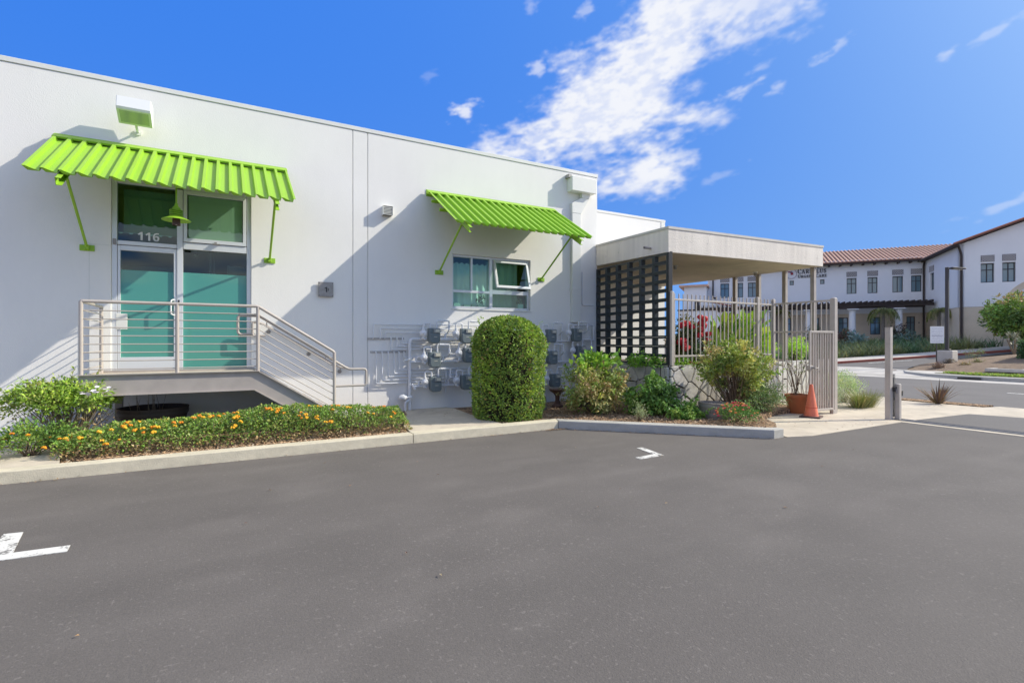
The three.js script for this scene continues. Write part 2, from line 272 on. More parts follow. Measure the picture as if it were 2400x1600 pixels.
{ // the mulch bed under the shrubs, mounded towards the building
  const g = new THREE.PlaneGeometry(8.4, 6, 84, 60).rotateX(-Math.PI / 2).translate(8.2, 0, 3);
  const out = [[4.43, 2.71], [5.62, 2.70], [8.26, 5.35], [8.55, 5.36], [9.05, 5.0], [9.62, 4.28], [10.6, 3.95], [11.9, 3.8], [12.0, 2.6], [12.0, .2], [4.49, .0], [4.41, 1.6]];
  const inP = (x, y) => { let c = false; for (let i = 0, j = out.length - 1; i < out.length; j = i++) { const [xi, yi] = out[i], [xj, yj] = out[j]; if ((yi > y) !== (yj > y) && x < (xj - xi) * (y - yi) / (yj - yi) + xi) c = !c; } return c; };
  const sh = slab(out, 0, .115); struct('planting_bed', sh, M.mulch);
}
// gate apron, sidewalk and the little strip beyond the sliding gate
const APR = .008;
struct('apron', slab([[8.44, 5.62], [8.9, 5.76], [12.04, 5.76], [12.04, 30], [12.22, 30], [12.22, 5.4], [12.56, 5.4], [12.56, 5.77], [14.7, 5.92], [15.0, 6.8], [15.2, 30], [17.05, 30], [17.05, 5.75], [16.5, 5.60], [16.45, 3.5], [17.0, 3.4], [17.05, -30], [14.5, -30], [14.5, 2.0], [12.02, 2.0], [12.02, 3.79], [10.6, 3.94], [9.61, 4.27], [9.04, 4.99], [8.55, 5.36]], -.04, APR), M.conc);
struct('driveway', slab([[12.58, 5.80], [14.68, 5.94], [14.97, 6.82], [15.17, 30], [12.58, 30]], -.04, .012), M.road);
struct('street', new THREE.PlaneGeometry(11.1, 400).rotateX(-Math.PI / 2).translate(22.6, -.012, 0), M.road);
struct('gutter', slab([[26.6, 60], [28.02, 60], [28.02, -60], [26.6, -60]], -.04, -.004), M.farConc);
struct('far_kerb', kslab([[28.02, 60], [28.02, 2.5], [28.15, 1], [28.6, -.5], [29.6, -1.7], [31.1, -2.45], [31.2, -2.25], [29.8, -1.45], [28.85, -.35], [28.4, 1], [28.27, 2.5], [28.27, 60]], -.05, .15), M.greyKerb);
struct('far_sidewalk', slab([[28.28, 60], [28.28, 2.5], [28.41, 1], [28.86, -.35], [29.8, -1.44], [31.2, -2.24], [31.5, -1.9], [31.5, 60]], 0, .145), M.farConc);
{ const strip = (pts) => slab(pts, .1, .165);
  const turf = new THREE.MeshStandardMaterial({ color: lin(.16, .17, .045), map: rep(T.mott, .7), roughness: 1 });
  struct('verge', [strip([[28.75, 3.4], [28.75, 1.3], [29.15, .1], [29.6, -.5], [30.0, .2], [30.0, 3.2]]), strip([[28.75, 12], [28.75, 4.3], [30.0, 4.2], [30.0, 12]])], turf); }
{ // drive to the clinic, climbing away from the street, with its red kerb and the island
  const up = (pts, dy) => { const s = new THREE.ShapeGeometry(new THREE.Shape(pts.map(([x, z]) => new THREE.Vector2(x, -z)))).rotateX(-Math.PI / 2); const p = s.attributes.position; for (let i = 0; i < p.count; i++) p.setY(i, HY(p.getX(i)) + dy); s.computeVertexNormals(); return s; };
  const grid = (A, B, dy) => { const n = A.length, pos = [], idx = []; for (let i = 0; i < n; i++) for (const q of [A[i], B[i]]) pos.push(q[0], HY(q[0]) + dy, q[1]); for (let i = 0; i < n - 1; i++) { const a = 2 * i; idx.push(a, a + 1, a + 2, a + 1, a + 3, a + 2); } const g = new THREE.BufferGeometry(); g.setAttribute('position', new THREE.Float32BufferAttribute(pos, 3)); g.setIndex(idx); g.computeVertexNormals(); return g; };
  const K = [[31.0, -8.4], [32.0, -7.8], [33.6, -6.9], [37, -5.5], [40.8, -4.1], [43.1, -3.2], [48, -1.6], [60, 1.5]];
  const I = [[31.25, -2.35], [32.2, -2.7], [34.5, -3.1], [37.8, -3.0], [42.0, -2.4], [44.2, -1.8], [48.5, .2], [60, 4]];
  struct('clinic_drive', grid(K, I, .0), M.road);
  struct('drive_apron', grid([[28.02, -13], [28.02, -9], [28.02, -5], [28.02, 1.6]], [[30.6, -9.0], [31.5, -8.0], [31.9, -5], [31.35, -2.3]], .006), M.farConc);
  for (let i = 0; i < K.length - 1; i++) { const a = K[i], b = K[i + 1]; const m = struct('red_kerb', beam(V(a[0], HY(a[0]) + .06, a[1]), V(b[0], HY(b[0]) + .06, b[1]), .16, .16, .02), M.redKerb); }
  struct('clinic_walk', grid(K.map(([x, z]) => [x - 1.1, z - 2.6]), K.map(([x, z]) => [x - .03, z - .08]), .13), M.farConc);
  struct('drive_arrow', up([[34.2, -5.6], [36.9, -4.45], [37.0, -4.55], [34.3, -5.72]], .012), M.paint);
  const isl = new THREE.PlaneGeometry(26, 16, 52, 32).rotateX(-Math.PI / 2).translate(44.6, 0, 5);
  const p = isl.attributes.position; for (let i = 0; i < p.count; i++) { const x = p.getX(i), z = p.getZ(i); const back = lerp(-3.0, 0, clamp((x - 38) / 11)) + (x < 34 ? (34 - x) * .25 : 0); const zz = Math.max(z, back); p.setZ(i, zz); p.setY(i, HY(x) - .02 + .16 * sstep(0, 1.5, zz - back) * sstep(31.6, 33.2, x) + .35 * sstep(.5, 5, zz - back) * sstep(32, 38, x) + .05 * sstep(31.6, 33, x) * fbm(x * 1.2, zz * 1.2, 256, 3, 51)); }
  isl.computeVertexNormals(); struct('island_mulch', isl, std(lin(.40, .29, .20), { map: rep(T.mott, 1.1), bumpMap: rep(T.grain, .25), bumpScale: .03, roughness: 1 }));
}
{ // stall corner marks in white paint on the lot
  const mk = (label, pts, pos) => { const m = solo('stall_mark', label, 'parking mark', slab(pts, .001, .006), M.paint, 'painted stall corner marks'); };
  mk('white painted L mark on the asphalt cut by the left picture edge', [[-1.66, 5.06], [-1.53, 5.08], [-1.45, 5.62], [-1.10, 5.645], [-1.09, 5.79], [-1.62, 5.75]]);
  mk('small white painted corner mark on the asphalt before the grey diagonal kerb', [[5.66, 5.05], [5.54, 5.04], [5.46, 5.48], [5.07, 5.52], [5.06, 5.62], [5.53, 5.61]]);
}

// ---------------------------------------------------------------- the white commercial building
{
  const b = thing('white_building', 'long white tilt-up commercial building with flat parapet behind the planting beds', 'building', [0, 0, 0]);
  const D = [-1.72, .42, 1.08, 4.47], Wn = [4.57, 6.68, 2.42, 3.68], top = 6.085;
  const panel = (x0, x1, hs) => { const s = new THREE.Shape([[x0, -.1], [x1, -.1], [x1, top], [x0, top]].map(q => new THREE.Vector2(...q))); for (const [a, c, d, e] of hs) s.holes.push(new THREE.Path([[a, d], [a, e], [c, e], [c, d]].map(q => new THREE.Vector2(...q)))); return new THREE.ExtrudeGeometry(s, { depth: .236, bevelEnabled: true, bevelThickness: .004, bevelSize: .004, bevelOffset: -.004, bevelSegments: 1 }).translate(0, 0, -.24); };
  part('wall_panel', panel(-14, 2.312, [D]), M.white, b);
  part('wall_panel', panel(2.328, 2.622, []), M.white, b);
  part('wall_panel', panel(2.638, 8.80, [Wn]), M.white, b);
  part('joint_filler', [box(2.30, 2.34, 0, top - .01, -.2, -.022), box(2.61, 2.65, 0, top - .01, -.2, -.022)], M.whiteTrim, b);
  part('parapet_cap', [rbox(-14, 8.815, 6.09, 6.172, -.32, .014, .006)], M.whiteTrim, b);
  part('parapet_cap', rbox(8.83, 14.33, 6.09, 6.172, -3.2, -2.886, .006), M.whiteTrim, b);
  part('side_wall', box(8.56, 8.798, -.1, 6.08, -14, -.245), M.white, b);
  part('rear_wall', [box(8.80, 14.30, -.1, 6.085, -3.14, -2.9), box(14.06, 14.297, -.1, 6.08, -14, -3.145)], M.white, b);
  part('corner_trim', box(14.12, 14.31, 4.2, 6.085, -2.898, -2.885), M.whiteTrim, b);
  part('roof', [box(-14, 8.55, 5.7, 5.8, -16, -.245), box(8.81, 14.05, 5.7, 5.8, -14, -3.15)], M.room, b);
  part('back_wall', [box(-14, 8.55, -.1, 5.69, -16.2, -16.01), box(-14.2, -14.01, -.1, 6.0, -16, -.25)], M.room, b);
  part('interior', [box(-4.2, 3.4, 1.0, 1.06, -5, -.26), box(-4.2, 3.4, 4.62, 4.7, -5, -.26), box(-4.2, 3.4, 1.0, 4.7, -5.1, -5.01), box(-4.3, -4.21, 1, 4.7, -5, -.26), box(3.41, 3.45, 1, 4.7, -5, -.26)], M.room, b);
  part('interior', [box(3.8, 8.2, 1.0, 1.06, -3.6, -.26), box(3.8, 8.2, 4.2, 4.28, -3.6, -.26), box(3.8, 8.2, 1.0, 4.2, -3.7, -3.61), box(3.7, 3.79, 1, 4.2, -3.6, -.26), box(8.21, 8.3, 1, 4.2, -3.6, -.26)], std(lin(.34, .40, .38), { roughness: .9 }), b);
  // patched rectangle beside the door
  part('patch_line', [box(-2.02, -2.008, 1.1, 3.3, -.002, .003), box(-2.008, -1.74, 3.29, 3.30, -.002, .003)], M.whiteTrim, b);
  // entrance: fixed frame, hinged door, sidelight, two transoms
  const fz0 = -.15, fz1 = -.035, B = (x0, x1, y0, y1, z0 = fz0, z1 = fz1) => rbox(x0, x1, y0, y1, z0, z1, .004, 1);
  part('door_frame', [B(-1.718, -1.645, 1.085, 4.465), B(.345, .418, 1.085, 4.465), B(-.775, -.685, 1.085, 4.40), B(-1.64, -.78, 3.33, 3.40), B(-.68, .34, 3.33, 3.45, fz0, -.03), B(-1.64, -.78, 4.40, 4.465), B(-.68, .34, 4.40, 4.465), B(-.68, .34, 1.085, 1.14)], M.alum, b);
  const leaf = part('door', [B(-1.64, -1.60, 1.09, 3.32, -.13, -.05), B(-.825, -.78, 1.09, 3.32, -.13, -.05), B(-1.60, -.825, 1.09, 1.375, -.13, -.05), B(-1.60, -.825, 3.235, 3.32, -.13, -.05)], M.alum, b);
  part('pane', box(-1.602, -.823, 2.902, 3.237, -.095, -.089), M.glass, leaf);
  part('frosted_pane', box(-1.602, -.823, 1.373, 2.90, -.096, -.088), M.film, leaf);
  part('handle', pipe([V(-.815, 2.40, -.06), V(-.815, 2.40, .02), V(-.86, 2.385, .06), V(-.86, 2.14, .06), V(-.815, 2.12, .02), V(-.815, 2.12, -.06)], .013, .03), M.whiteMetal, leaf);
  part('lock', box(-.76, -.735, 2.33, 2.40, -.035, -.028), M.black, leaf);
  part('push_plate', rbox(-1.66, -1.50, 1.86, 2.13, -.045, -.03, .007), M.whiteTrim, leaf);
  part('closer', rbox(-1.70, -1.655, 3.32, 3.42, -.034, -.01, .004), M.galv, b);
  const sl = part('sidelight', box(-.687, .347, 2.912, 3.332, -.095, -.089), M.glass, b);
  part('frosted_pane', box(-.687, .347, 1.138, 2.91, -.096, -.088), M.film, sl);
  const tr = part('transom_window', box(-1.642, -.778, 3.398, 4.402, -.095, -.089), M.glass, b);
  const font = await new FontLoader().loadAsync('fonts/droid/droid_sans_bold.typeface.json');
  const tg = (s, h, x, y, z, d = .002) => { const g = new TextGeometry(s, { font, size: h, depth: d, curveSegments: 4 }); g.computeBoundingBox(); const bb = g.boundingBox; return g.translate(x - bb.min.x, y - bb.min.y, z); };
  part('house_number', tg('116', .145, -1.36, 3.435, -.088, .003), std(lin(.85, .86, .85), { roughness: .6 }), tr);
  const sc = [box(-1.64, -.85, 3.572, 3.577, -.24, -.235)]; for (let i = 0; i < 6; i++) sc.push(new THREE.CylinderGeometry(.03, .03, .01, 12, 1, false, -Math.PI / 2, Math.PI).rotateX(Math.PI / 2).rotateZ(0).translate(-1.62 + i * .145, 3.577, -.237));
  part('valance', sc, std(lin(.6, .7, .72)), tr);
  const sash = part('hopper_sash', [B(-.675, .335, 3.46, 3.53, -.09, -.01), B(-.675, .335, 4.33, 4.395, -.09, -.02), B(-.675, -.62, 3.53, 4.33, -.09, -.015), B(.28, .335, 3.53, 4.33, -.09, -.015)], M.alum, b);
  part('pane', box(-.622, .282, 3.528, 4.332, -.055, -.049), M.glass, sash);
  part('latch', [box(-.22, -.10, 3.448, 3.462, -.03, .03), box(-.19, -.15, 3.46, 3.49, -.02, .02)], M.galv, sash);
  for (const [x, r] of [[-.28, .03], [-.21, .02]]) part('ceiling_pipe', rod(V(x, 4.6, -1.2), V(x, 1.1, -1.2), r), M.galv, b); part('dome_camera', new THREE.SphereGeometry(.05, 12, 8).translate(-.5, 3.27, -.35), M.black, b);
  part('blind_reflection_panel', box(-.60, .27, 3.54, 4.32, -.078, -.072), std(lin(.46, .47, .36), { roughness: .95 }), b);
  part('blind_reflection_panel', box(-1.6, -.8, 3.60, 4.38, -.40, -.39), std(lin(.16, .25, .17), { roughness: .95 }), b);  // second, green panel paints the awning reflection in the left transom glass
  part('interior_beam', box(-3, -.75, 2.80, 3.05, -.9, -.7), std(lin(.20, .16, .12)), b); part('interior_beam', box(.02, .33, 2.85, 3.12, -.5, -.4), std(lin(.12, .11, .10)), b);
  // window
  const wz0 = -.17, wz1 = -.07, C = (x0, x1, y0, y1, z0 = wz0, z1 = wz1) => rbox(x0, x1, y0, y1, z0, z1, .004, 1);
  const w = part('window', [C(4.572, 4.62, 2.422, 3.678), C(6.63, 6.678, 2.422, 3.678), C(4.62, 6.63, 2.422, 2.475), C(4.62, 6.63, 3.63, 3.678), C(5.565, 5.645, 2.475, 3.63), C(4.62, 5.565, 2.80, 2.86), C(5.645, 6.63, 2.80, 2.90), C(5.07, 5.115, 2.86, 3.63)], M.alum, b);
  part('sill', rbox(4.55, 6.70, 2.385, 2.42, -.16, .018, .006), M.whiteTrim, w);
  for (const [x0, x1, y0, y1] of [[4.618, 5.072, 2.858, 3.632], [5.113, 5.567, 2.858, 3.632], [4.618, 5.567, 2.473, 2.802], [5.643, 6.632, 2.473, 2.802]]) part('pane', box(x0, x1, y0, y1, -.125, -.119), M.glass, w);
  { const sg = new THREE.Group(); const sb = (x0, x1, y0, y1) => rbox(x0, x1, y0, y1, -.04, .015, .004, 1); const t = .26, hx = 3.62, hz = -.06;
    const pl = g => g.rotateX(-t).translate(0, hx, hz);
    part('sash', [sb(5.66, 6.62, -.055, 0), sb(5.66, 6.62, -.70, -.64), sb(5.66, 5.715, -.64, -.055), sb(6.565, 6.62, -.64, -.055)].map(pl), M.alum, w);
    part('sash_pane', [pl(box(5.713, 6.567, -.642, -.053, -.016, -.010))], M.glass, w);
    part('stay', [rod(V(6.05, 2.91, -.10), V(6.18, 2.95, .07), .008), rod(V(6.25, 2.91, -.10), V(6.12, 2.95, .05), .008)], M.galv, w); }
  const cg = (x0, x1, y0, y1, z, am, f) => { const s = new THREE.PlaneGeometry(x1 - x0, y1 - y0, Math.round((x1 - x0) * 60), 1).translate((x0 + x1) / 2, (y0 + y1) / 2, z); const p = s.attributes.position; for (let i = 0; i < p.count; i++) { p.setZ(i, z + am * Math.sin(p.getX(i) * f)); if (p.getY(i) > (y0 + y1) / 2) p.setY(i, y1 + .018 * Math.sin(p.getX(i) * 46)); } s.computeVertexNormals(); return s; };
  part('curtain', cg(4.55, 5.62, 2.50, 3.53, -.34, .02, 38), M.curtain, b);
  part('curtain', cg(5.62, 6.5, 2.50, 3.6, -.38, .015, 31), std(lin(.34, .46, .40), { roughness: .9 }), b);
  part('sill_clutter', [rbox(4.68, 4.86, 2.47, 2.58, -.30, -.2, .02), rbox(4.95, 5.12, 2.47, 2.54, -.3, -.22, .015), rbox(5.18, 5.25, 2.47, 2.56, -.3, -.24, .012), rbox(5.32, 5.48, 2.47, 2.55, -.3, -.22, .015), rbox(6.44, 6.60, 2.47, 2.6, -.3, -.2, .02)], std(lin(.5, .62, .56)), b);
  { const L = new Leaves(); for (let i = 0; i < 90; i++) { const d = rdir(); L.leaf(6.5 + d.x * .08, 2.66 + d.y * .09, -.24 + d.z * .05, rdir(), d, .05, .03, tint([.10, .12, .08], .5)); } const L2 = new Leaves(); for (let i = 0; i < 70; i++) { const d = rdir(); L2.leaf(5.42 + d.x * .1, 2.68 + d.y * .1, -.24 + d.z * .05, rdir(), d, .06, .03, tint([.03, .08, .07], .4)); } part('sill_plant', L.geo(), M.leaf, b); part('sill_plant', L2.geo(), M.leaf, b); }
}
// fixtures on the wall
{
  const f = thing('flood_light', 'white box floodlight on a short arm high above the left awning', 'floodlight', [-1.34, 5.315, 0]); f.scale.set(.9, .88, .9);
  const prof = [[.22, .12], [.26, .42], [.55, .42], [.60, .22], [.585, .185], [.30, .02], [.24, .04]];
  const g = new THREE.ExtrudeGeometry(new THREE.Shape(prof.map(([z, y]) => new THREE.Vector2(z, y))), { depth: .5, bevelEnabled: true, bevelThickness: .012, bevelSize: .012, bevelSegments: 2 }).rotateY(-Math.PI / 2).translate(.25, 0, 0);
  part('housing', g, M.whiteMetal, f);
  const a = Math.atan2(.165, .285); const lens = new RoundedBoxGeometry(.44, .006, .27, 2, .003).rotateX(-a).translate(0, .094, .452); part('lens', lens, new THREE.MeshPhysicalMaterial({ color: lin(.42, .46, .40), roughness: .12, clearcoat: 1 }), f);  // faint green in the lens colour paints the awning reflected there
  part('arm', [pipe([V(0, -.02, .0), V(0, -.02, .2), V(0, .05, .3)], .022, .05), new THREE.CylinderGeometry(.06, .06, .03, 16).rotateX(Math.PI / 2).translate(0, -.02, .015)], M.whiteMetal, f);
}
{
  const v = thing('wall_vent', 'small white louvred vent box on the wall between the two awnings', 'vent', [3.03, 4.46, 0]);
  part('hood', [rbox(-.105, .105, .085, .095, 0, .15, .003), rbox(-.105, -.095, -.10, .085, 0, .15, .003), rbox(.095, .105, -.10, .085, 0, .15, .003)], M.whiteTrim, v);
  for (let i = 0; i < 6; i++) part('slat', rbox(-.094, .094, -.006, .002, -.02, .02, .002, 1).rotateX(.6).translate(0, -.085 + i * .03, .13), M.whiteTrim, v);
  part('back', box(-.094, .094, -.1, .084, .02, .06), M.galv, v);
}
{
  const font = await new FontLoader().loadAsync('fonts/droid/droid_sans_bold.typeface.json');
  const p = thing('number_plaque', 'square weathered grey metal number plaque on the wall right of the entrance', 'plaque', [1.775, 2.71, 0]);
  part('plate', rbox(-.148, .148, -.15, .15, .03, .055, .006), M.galv, p);
  part('spacer', box(-.10, .10, -.10, .10, 0, .03), M.galv, p);
  for (const x of [-.125, .125]) for (const y of [-.125, .125]) part('bolt', new THREE.CylinderGeometry(.008, .008, .008, 8).rotateX(Math.PI / 2).translate(x, y, .058), M.darkIron, p);
  part('digit', new TextGeometry('1', { font, size: .105, depth: .003 }).translate(-.035, -.055, .0551), M.black, p);
  part('digit', new TextGeometry('0', { font, size: .10, depth: .0012 }).translate(.03, -.053, .0551), std(lin(.33, .32, .30), { roughness: .6 }), p);
  part('digit_remnant', rbox(.036, .052, -.03, .025, .0552, .058, .001), M.black, p);
}
{
  const s = thing('roof_drain_box', 'white sheet metal drain box and downspout at the right end of the wall', 'downspout', [0, 0, 0]);
  part('box', rbox(7.80, 8.58, 5.56, 5.93, .003, .24, .01), M.whiteTrim, s);
  part('lip', [box(7.90, 8.42, 5.932, 5.945, .05, .15), rbox(7.74, 7.84, 5.90, 5.99, .003, .16, .006)], M.galv, s);
  part('outlet', rbox(8.20, 8.45, 5.44, 5.558, .01, .12, .006), M.whiteTrim, s);
  const el = new THREE.ExtrudeGeometry(new THREE.Shape([[7.90, 5.27], [7.90, 5.02], [8.18, 5.02], [8.45, 5.44], [8.20, 5.44]].map(q => new THREE.Vector2(...q))), { depth: .10, bevelEnabled: false }).translate(0, 0, .005);
  part('elbow', el, M.whiteTrim, s);
  part('pipe', rbox(7.903, 8.177, 2.15, 5.018, .004, .10, .006), M.whiteTrim, s);
  for (const y of [4.5, 3.0]) part('strap', rbox(7.88, 8.2, y, y + .04, .002, .106, .002, 1), M.whiteTrim, s);
}
solo('wall_conduit', 'thin white conduit stub on the wall beside the dark block screen', 'conduit', [pipe([V(8.28, 3.5, .02), V(8.28, 2.62, .02), V(8.68, 2.62, .02)], .012, .03)], M.pipe);

// lime green corrugated awnings
function awning(name, label, x0, x1, strutX) {
  const t = thing(name, label, 'awning', [0, 0, 0], 0, 'lime green corrugated awnings'); const ang = Math.atan2(.99, 1.6), L = Math.hypot(.99, 1.6), y0 = 5.0, z0 = .02;
  const put = g => g.rotateX(ang).translate(0, y0, z0), n = Math.round((x1 - x0) / .19), pitch = (x1 - x0) / n, h = .056, line = [];
  for (let i = 0; i < n; i++) { const x = x0 + i * pitch; line.push([x, h], [x + .042, h], [x + .054, 0], [x + pitch - .012, 0]); } line.push([x1, h], [x1 + .03, h]);
  const poly = [...line, ...line.slice().reverse().map(([x, y]) => [x + .0015, y - .004])];
  part('roof_sheet', put(elev(poly, .02, L)), M.lime, t);
  part('flashing', [rbox(x0 - .02, x1 + .04, 4.92, 5.07, .0, .012, .003, 1), put(rbox(x0 - .02, x1 + .04, .052, .06, .0, .15, .002, 1)), put(rbox(x0 - .02, x1 + .04, .028, .056, .146, .152, .002, 1))], M.lime, t);
  for (const sx of strutX) {
    const ch = [box(sx - .03, sx - .024, -.12, -.012, .02, L + .16), box(sx - .03, sx + .035, -.018, -.012, .02, L + .16), box(sx - .03, sx + .035, -.12, -.114, .02, L + .16)];
    part('rafter', ch.map(put), M.lime, t);
    const s = part('strut', rod(V(sx, 3.24, .03), V(sx, y0 - .1 - 1.28 * .62, 1.36), .021, 12), M.lime, t);
    part('foot_plate', [rbox(sx - .10, sx + .10, 3.17, 3.27, .002, .02, .006), rbox(sx - .03, sx + .03, 3.19, 3.27, .02, .06, .006)], M.lime, s);
  }
  for (const q of [.5, 1.05]) part('purlin', [put(box(x0 - .05, x1 + .02, -.065, -.004, q, q + .035))], M.lime, t);
  return t;
}
awning('corrugated_awning', 'wide lime green corrugated metal awning above the glass entrance doors', -2.44, 1.0, [-2.04, .74]);
awning('corrugated_awning', 'lime green corrugated metal awning above the white framed window', 3.95, 7.33, [4.24, 6.99]);
{
  const l = thing('pendant_lamp', 'lime green ribbed pendant lamp with flat dish shade under the left awning', 'lamp', [-.69, 3.55, 1.3]);
  part('stem', rod(V(0, .26, 0), V(0, .66, 0), .012), M.lime, l);
  part('cap', lathe([[.0, .30], [.02, .29], [.026, .25], [.060, .212], [.060, .204], [0, .204]]), M.lime, l);
  for (let i = 0; i < 4; i++) part('fin', lathe([[.03, -.003], [.096, -.004], [.098, .0], [.096, .004], [.03, .003]]).translate(0, .176 - i * .030, 0), M.lime, l);
  part('neck', rod(V(0, .04, 0), V(0, .20, 0), .045, 16), M.limeRib, l);
  part('shade', lathe([[.05, .085], [.10, .075], [.172, .040], [.200, .024], [.198, .018], [.168, .030], [.09, .062], [.05, .07]], 40), M.lime, l);
  part('socket', lathe([[.0, .06], [.052, .06], [.058, -.055], [.054, -.055], [.048, .0], [0, .0]]), std(lin(.09, .04, .035), { roughness: .5 }), l);
  part('bulb', new THREE.SphereGeometry(.034, 16, 10).translate(0, -.015, 0), std(lin(.75, .75, .72), { roughness: .2 }), l);
}
// entry landing, stair and railings
{
  const t = thing('entry_stair', 'taupe steel entry landing and stair with rod railing before the glass doors', 'stair', [0, 0, 0]);
  part('deck', [box(-1.82, .461, 1.085, 1.115, .012, 1.45)], M.conc, t);
  const sp = [[-1.86, .86], [-1.86, 1.155], [.465, 1.155], [1.78, .315], [2.02, .15], [1.50, .15], [.405, .86]];
  part('stringer', [elev(sp, 1.47, 1.5), beam(V(-1.87, 1.16, 1.49), V(.47, 1.16, 1.49), .11, .012), beam(V(.465, 1.16, 1.49), V(2.03, .16, 1.49), .11, .012), beam(V(-1.87, .853, 1.49), V(.405, .853, 1.49), .10, .014), beam(V(.405, .853, 1.49), V(1.50, .145, 1.49), .10, .014)], M.taupeFlat, t);
  part('stringer', elev(sp.map(([x, y]) => [x, y]), .03, .05), M.taupeFlat, t);
  part('side_plate', box(-1.86, -1.83, .86, 1.15, .05, 1.468), M.taupeFlat, t);
  part('support_post', [box(-1.60, -1.50, .12, .85, .35, .45)], M.taupeFlat, t);
  for (let i = 0; i < 5; i++) part('tread', rbox(.47 + i * .29, .47 + (i + 1) * .29 + .02, 1.10 - (i + 1) * .163 - .04, 1.10 - (i + 1) * .163, .055, 1.465, .006), M.taupeFlat, t);
  for (let i = 0; i < 6; i++) part('riser', box(.462 + i * .29, .47 + i * .29, Math.max(.1, 1.10 - (i + 1) * .163 - .03), i ? 1.105 - i * .163 - .042 : 1.13, .055, 1.465), M.taupeFlat, t);
  const post = (x, y0, y1, z) => part('post', [rod(V(x, y0, z), V(x, y1, z), .027, 14)], M.taupe, t);
  post(-1.835, 1.15, 2.235, 1.49); post(-.665, 1.15, 2.235, 1.49); post(.462, 1.15, 2.235, 1.49); post(1.685, .37, 1.46, 1.49); post(-1.835, 1.1, 2.22, .10);
  part('top_rail', pipe([V(-1.835, 2.235, .08), V(-1.835, 2.235, 1.49), V(.462, 2.235, 1.49), V(1.685, 1.46, 1.49), V(1.685, 1.30, 1.49)], .025, .035, 12), M.taupe, t);
  for (let i = 0; i < 8; i++) { const y = 2.105 - i * .1237;
    part('rod', rod(V(-1.835, y, 1.49), V(-.665, y, 1.49), .0085, 7), M.taupe, t); part('rod', rod(V(-.665, y, 1.49), V(.462, y, 1.49), .0085, 7), M.taupe, t);
    part('rod', rod(V(-1.835, y, .10), V(-1.835, y, 1.49), .0085, 7), M.taupe, t); part('rod', rod(V(.462, y, 1.49), V(1.685, y - .775, 1.49), .0085, 7), M.taupe, t); }
  const hr = (z, r, x0) => pipe([V(x0 + .22, 1.77, z), V(x0, 1.77, z), V(x0, 2.08, z), V(.48, 2.08, z), V(1.95, 1.145, z), V(2.265, 1.145, z), V(2.265, .845, z), V(1.70, .845, z)], r, .055, 12);
  part('handrail', hr(1.41, .021, .17), M.taupe, t);
  part('handrail', pipe([V(.66, 1.76, .10), V(.44, 1.76, .10), V(.44, 2.02, .10), V(.62, 1.99, .10), V(2.05, 1.115, .10), V(2.2, 1.115, .10), V(2.2, 1.115, .02)], .021, .04, 12), M.taupe, t);
  for (const [x, y] of [[.72, 1.84], [1.45, 1.40], [2.05, 1.03]]) part('bracket', [new THREE.CylinderGeometry(.04, .04, .012, 14).rotateX(Math.PI / 2).translate(x, y, .008), pipe([V(x, y, .01), V(x, y, .08), V(x, y + .08, .10)], .009, .03)], M.galv, t);
  for (const [x, y] of [[.6, 1.95], [1.55, 1.36]]) part('bracket', pipe([V(x, y - .06, 1.47), V(x, y - .06, 1.42), V(x, y + .02, 1.41)], .009, .02), M.taupe, t);
}
{
  const b = thing('half_barrel', 'dark half barrel tub with dead twigs in the shade under the entry landing', 'barrel planter', [-1.05, .12, .62]);
  const st = 22; for (let i = 0; i < st; i++) { const a = i / st * 2 * Math.PI, w = 2 * Math.PI / st * .96; const P = []; for (const [r, y] of [[.40, 0], [.47, .30], [.50, .44], [.475, .44], [.445, .30], [.375, 0]]) P.push([r, y]); const g = new THREE.LatheGeometry(P.map(([r, y]) => new THREE.Vector2(r, y)), 2, a, w); part('stave', toCreasedNormals(g, .5), M.barrel, b); }
  part('hoop', lathe([[.482, .33], [.496, .38], [.500, .38], [.487, .33], [.482, .33]]), M.darkIron, b); part('hoop', lathe([[.425, .10], [.438, .15], [.442, .15], [.430, .10], [.425, .10]]), M.darkIron, b);
  part('soil', new THREE.CircleGeometry(.44, 28).rotateX(-Math.PI / 2).translate(0, .36, 0), M.soil, b);
  const tw = []; for (let i = 0; i < 16; i++) { const x = R(-.3, .1), z = R(-.2, .2), d = V(R(-.25, .25), 1, R(-.2, .2)).normalize(), l = R(.15, .42); tw.push(rod(V(x, .35, z), V(x, .35, z).addScaledVector(d, l), .004, 5, .002)); } part('twigs', tw, M.paleTwig, b);
}
